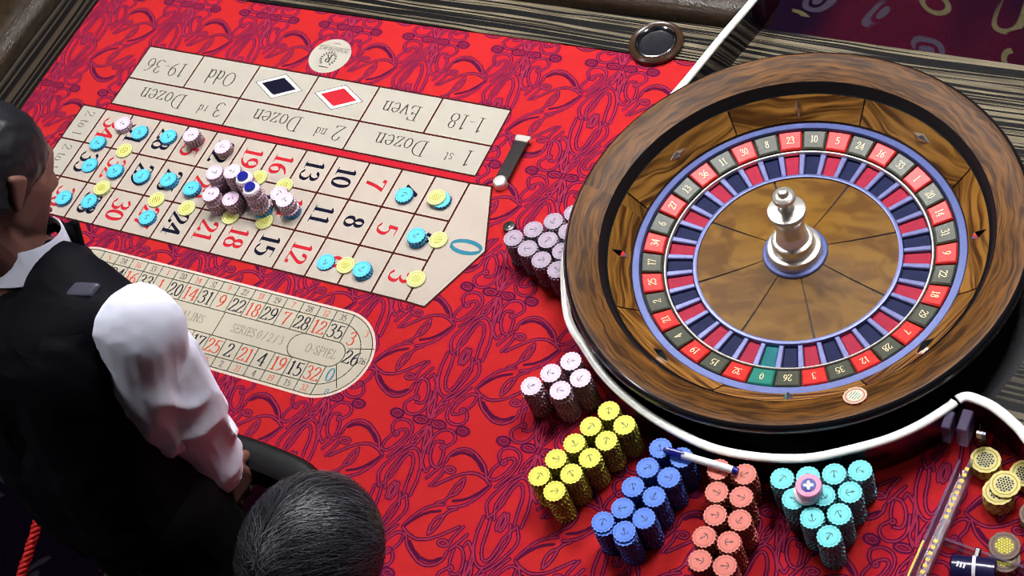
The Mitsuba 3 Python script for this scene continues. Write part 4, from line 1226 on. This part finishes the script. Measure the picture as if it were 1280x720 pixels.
# the dealer, leaning on the near edge of the table
dl = thing('person', 'dealer in white shirt, black vest and bow tie leaning over the near left edge', 'person')
V3 = np.array
HEAD, NECK = V3([.576, -.586, .668]), V3([.588, -.642, .550])
SHR, SHL = V3([.795, -.670, .488]), V3([.425, -.645, .515])
ELR, WRR = V3([.784, -.680, .285]), V3([.755, -.698, .070])
ELL, WRL = V3([.395, -.655, .290]), V3([.420, -.660, .060])
CH, WA = V3([.605, -.705, .420]), V3([.630, -.775, .240])
HIR, HIL = V3([.705, -.790, .110]), V3([.575, -.790, .110])
KNR, KNL = V3([.705, -.790, -.320]), V3([.570, -.790, -.320])
ANR, ANL = V3([.705, -.830, -.700]), V3([.570, -.830, -.700])
HR = frame((.16, .74, -.66), (0, .6, .75))
bones = [(SHR, .038, ELR, .036), (ELR, .040, WRR, .026), (SHL, .038, ELL, .036), (ELL, .040, WRL, .026), (NECK + (0, 0, -.02), .058, HEAD + HR @ V3([0, -.03, -.05]), .054),
         (NECK + (.05, 0, -.06), .052, SHR, .036), (NECK + (-.05, 0, -.06), .052, SHL, .036), (CH + (.07, 0, 0), .100, CH - (.07, 0, 0), .100), (CH, .11, NECK + (0, 0, -.07), .075), (CH + (.08, 0, 0), .085, SHR, .036), (CH - (.08, 0, 0), .085, SHL, .036),
         (CH + (.05, 0, 0), .10, WA + (.05, 0, 0), .095), (CH - (.05, 0, 0), .10, WA - (.05, 0, 0), .095), (WA, .10, (HIR + HIL) / 2, .11), (HIR, .095, HIL, .095), (HIR, .092, KNR, .060), (KNR, .060, ANR, .042), (HIL, .092, KNL, .060), (KNL, .060, ANL, .042)]
P = hull_bones(bones) + rot(head_parts(), HR, HEAD) + hand_parts(WRR, (-.05, .08, -1.0), (1.0, -.15, 0), .45, 1) + hand_parts(WRL, (-.02, .95, -.32), (0, .3, .95), .35, -1)
part(dl, 'body', skin_mesh(P, .010, 5), 'm_skin', smooth=True)
eyes(dl, HR, HEAD)
part(dl, 'hair', hair_cap(HR, HEAD), 'm_hair', smooth=True, label='short black hair')
UPP = lambda a, b, t: a + (b - a) * t


def sleeve(sh, elb, wr, seed, out):
    B = [(sh + V3([out * -.016, -.004, -.014]), .056, sh + V3([out * .006, 0, -.014]), .064), (sh + V3([out * .006, 0, -.014]), .064, UPP(sh, elb, .5) + V3([out * -.008, -.022, 0]), .066), (UPP(sh, elb, .5) + V3([out * -.008, -.022, 0]), .066, elb + V3([out * -.012, -.040, -.01]), .048), (UPP(sh, elb, .5), .062, elb + V3([out * .004, -.006, 0]), .060), (elb + V3([out * .004, -.006, 0]), .060, UPP(elb, wr, .55), .054), (UPP(elb, wr, .55), .054, UPP(elb, wr, .90), .046)]
    t = skin_mesh(hull_bones(B), .008, 8)
    return folds(t, .013, 13, seed, (1, 1, .40))


part(dl, 'sleeve', sleeve(SHR, ELR, WRR, 4, 1), 'm_shirt', smooth=True, label='loose creased white shirt sleeve')
part(dl, 'sleeve', sleeve(SHL, ELL, WRL, 9, -1), 'm_shirt', smooth=True, label='loose creased white shirt sleeve')
for e_, w_ in ((ELR, WRR), (ELL, WRL)):
    d = (w_ - e_) / np.linalg.norm(w_ - e_)
    part(dl, 'cuff', tube([w_ - d * .038, w_ - d * .034, w_ + d * .012, w_ + d * .014], np.array([.038, .042, .040, .036]), 24), 'm_shirt', smooth=40)
part(dl, 'collar', collar_mesh(NECK + (0.0, .006, -.030), (0, .45, .89), .064, .052, (0, .89, -.45)), 'm_shirt', smooth=40, label='white shirt collar')
BT = NECK + V3([.015, .078, -.030])
bow = []
for s in (-1, 1):
    bow.append(m3.Manifold.batch_hull([m3.Manifold.sphere(.007, 12).translate([s * .008, 0, 0]), m3.Manifold.sphere(.006, 12).translate([s * .046, .002, .022]), m3.Manifold.sphere(.006, 12).translate([s * .046, .002, -.022])]))
bow.append(ell((0, .004, 0), .010, .009, .012, 16))
bow = rot(bow, frame((.16, .90, -.40), (0, .4, .9)), BT)
part(dl, 'bow_tie', skin_mesh(bow, .006, 2), 'm_vest', smooth=True)
VB = [(CH + (.075, 0, 0), .118, CH - (.075, 0, 0), .118), (CH + (.075, 0, 0), .118, WA + (.055, 0, 0), .112), (CH - (.075, 0, 0), .118, WA - (.055, 0, 0), .112), (WA + (.05, 0, 0), .112, HIR + (-.02, 0, .03), .115), (WA - (.05, 0, 0), .112, HIL + (.02, 0, .03), .115), (WA, .115, (HIR + HIL) / 2, .118), (HIR + (-.02, 0, .03), .115, HIL + (.02, 0, .03), .115),
      (CH + (.06, 0, .02), .105, SHR + (-.052, 0, -.015), .064), (CH - (.06, 0, -.02), .105, SHL + (.052, 0, -.015), .064), (SHR + (-.052, 0, -.015), .064, NECK + (.06, 0, -.055), .068), (SHL + (.052, 0, -.015), .064, NECK + (-.06, 0, -.055), .068), (CH, .118, NECK + (0, -.01, -.09), .085)]
part(dl, 'vest', folds(skin_mesh(hull_bones(VB), .014, 8), .006, 14, 21), 'm_vest', smooth=True, label='black dealer vest')
SP = [(SHR + V3([-.078, .014, .052]), .005, SHR + V3([-.046, .022, .050]), .005), (SHR + V3([-.080, -.002, .052]), .005, SHR + V3([-.048, .006, .050]), .005)]
part(dl, 'shoulder_tab', skin_mesh([m3.Manifold.batch_hull(hull_bones(SP))], .008, 3), 'm_satin', smooth=True, label='grey satin shoulder tab')
TR = [(HIR, .108, HIL, .108), (HIR, .106, KNR, .078), (KNR, .078, ANR, .060), (HIL, .106, KNL, .078), (KNL, .078, ANL, .060)]
part(dl, 'trousers', folds(skin_mesh(hull_bones(TR), .020, 6), .008, 9, 31), 'm_trousers', smooth=True)
for an in (ANR, ANL):
    sh_ = m3.Manifold.batch_hull([m3.Manifold.sphere(.042, 16).translate([an[0], an[1] - .02, FLOOR + .043]), m3.Manifold.sphere(.038, 16).translate([an[0], an[1] + .12, FLOOR + .039]), m3.Manifold.sphere(.028, 16).translate([an[0], an[1] + .19, FLOOR + .029]), m3.Manifold.sphere(.045, 16).translate([an[0], an[1], FLOOR + .075])]).to_mesh()
    part(dl, 'shoe', trimesh.Trimesh(sh_.vert_properties[:, :3], sh_.tri_verts), 'm_shoe', smooth=50)

# the seated person whose dark head rises at the bottom edge of the picture
ps = thing('person', 'seated person with short dark greying hair seen from above at the bottom edge', 'person')
H2 = V3([1.200, -.882, .398])
R2 = frame((-.10, .90, -.42), (0, .35, .9))
N2 = V3([1.165, -.965, .235])
S2R, S2L = V3([1.350, -1.010, .160]), V3([.985, -1.010, .160])
C2, W2 = V3([1.168, -1.030, .060]), V3([1.168, -1.070, -.120])
I2R, I2L = V3([1.255, -1.080, -.240]), V3([1.080, -1.080, -.240])
K2R, K2L = V3([1.290, -.700, -.260]), V3([1.050, -.700, -.260])
A2R, A2L = V3([1.290, -.760, -.690]), V3([1.050, -.760, -.690])
E2R, E2L = V3([1.400, -.985, -.110]), V3([.935, -.985, -.110])
Q2R, Q2L = V3([1.310, -.880, -.160]), V3([1.030, -.880, -.160])
b2 = [(S2R, .048, E2R, .040), (E2R, .040, Q2R, .028), (S2L, .048, E2L, .040), (E2L, .040, Q2L, .028), (N2, .056, H2 + R2 @ V3([0, -.02, -.05]), .054), (N2 + (.05, 0, -.05), .06, S2R, .055), (N2 - (.05, 0, .05), .06, S2L, .055), (C2 + (.08, 0, 0), .105, C2 - (.08, 0, 0), .105), (C2, .11, N2 + (0, 0, -.05), .075), (C2 + (.08, 0, 0), .09, S2R, .055), (C2 - (.08, 0, 0), .09, S2L, .055),
      (C2, .12, W2, .11), (W2, .115, (I2R + I2L) / 2, .11), (I2R, .095, I2L, .095), (I2R, .09, K2R, .062), (K2R, .060, A2R, .042), (I2L, .09, K2L, .062), (K2L, .060, A2L, .042)]
P = hull_bones(b2) + rot(head_parts(), R2, H2) + hand_parts(Q2R, (-.25, .95, -.2), (0, .25, .95), .4, 1) + hand_parts(Q2L, (.25, .95, -.2), (0, .25, .95), .4, -1)
part(ps, 'body', skin_mesh(P, .011, 5), 'm_skin', smooth=True)
eyes(ps, R2, H2)
PL2 = (-.50, .80, -.008)
part(ps, 'hair', hair_cap(R2, H2, 1.09, PL2, .004), 'm_hair', smooth=True, label='short dark hair')
flow = lambda p: (.55 * (1 if p[0] > -.02 else .4) + .9 * p[0] / .08, .75, -.2)
hs, hc = strands(R2, H2, 9000, 1.10, PL2, .050, 5, flow, .00055, tone=lambda g: (lambda k: np.array([.010 + .10 * k, .010 + .105 * k, .014 + .125 * k]))(g.uniform(0, 1) ** 3))
part(ps, 'hair_locks', hs, 'm_hair_grey', color=hc, kind='stuff', label='fine dark and grey strands of the combed hair')
J2 = [(C2 + (.085, 0, 0), .120, C2 - (.085, 0, 0), .120), (C2, .128, N2 + (0, -.01, -.075), .082), (C2 + (.08, 0, 0), .105, S2R, .072), (C2 - (.08, 0, 0), .105, S2L, .072), (N2 + (.05, 0, -.06), .064, S2R, .070), (N2 - (.05, 0, .06), .064, S2L, .070), (C2, .132, W2, .130), (W2, .130, (I2R + I2L) / 2, .128), (I2R, .106, I2L, .106),
      (S2R, .070, E2R, .058), (E2R, .058, UPP(E2R, Q2R, .8), .046), (S2L, .070, E2L, .058), (E2L, .058, UPP(E2L, Q2L, .8), .046)]
part(ps, 'jacket', folds(skin_mesh(hull_bones(J2), .016, 6), .007, 12, 41), 'm_vest', smooth=True, label='black jacket')
T2 = [(I2R, .105, I2L, .105), (I2R, .104, K2R, .080), (K2R, .078, A2R, .060), (I2L, .104, K2L, .080), (K2L, .078, A2L, .060)]
part(ps, 'trousers', folds(skin_mesh(hull_bones(T2), .020, 6), .006, 9, 51), 'm_trousers', smooth=True)
for an in (A2R, A2L):
    sh_ = m3.Manifold.batch_hull([m3.Manifold.sphere(.042, 16).translate([an[0], an[1] - .02, FLOOR + .043]), m3.Manifold.sphere(.028, 16).translate([an[0], an[1] + .18, FLOOR + .029]), m3.Manifold.sphere(.045, 16).translate([an[0], an[1], FLOOR + .080])]).to_mesh()
    part(ps, 'shoe', trimesh.Trimesh(sh_.vert_properties[:, :3], sh_.tri_verts), 'm_shoe', smooth=50)
st = thing('stool', 'round padded stool under the seated person', 'stool')
part(st, 'seat', lathe([(.0001, -.445), (.17, -.445), (.185, -.43), (.185, -.392), (.165, -.376), (.0001, -.374)], 48, (1.168, -1.075)), 'm_leather', smooth=35)
part(st, 'post', lathe([(.025, -.445), (.025, FLOOR + .03)], 24, (1.168, -1.075)), 'm_chrome', smooth=35)
part(st, 'foot', lathe([(.0001, FLOOR + .035), (.03, FLOOR + .035), (.20, FLOOR + .015), (.21, FLOOR + .001), (.0001, FLOOR + .001)], 48, (1.168, -1.075)), 'm_chrome', smooth=35)

# red twisted barrier rope behind the dealer
rp = thing('barrier_rope', 'red twisted rope hanging behind the dealer at the lower left', 'rope')
R0, R1_ = V3([.330, -.665, -.035]), V3([.270, -1.350, -.310])
ss = np.linspace(0, 1, 90)
core = R0[None] + (R1_ - R0)[None] * ss[:, None] + V3([0, 0, -1])[None] * (.05 * np.sin(np.pi * ss))[:, None]
tg = np.gradient(core, axis=0)
tg /= np.linalg.norm(tg, axis=1, keepdims=True)
na = np.cross(tg, [0, 0, 1.0])
na /= np.linalg.norm(na, axis=1, keepdims=True)
nb = np.cross(tg, na)
L_ = np.r_[0, np.cumsum(np.linalg.norm(np.diff(core, axis=0), axis=1))]
for q in range(3):
    a = L_ / .034 * 2 * np.pi + q * 2 * np.pi / 3
    part(rp, 'strand', tube(core + .0055 * (np.cos(a)[:, None] * na + np.sin(a)[:, None] * nb), .0056, 8), 'm_rope', smooth=True)
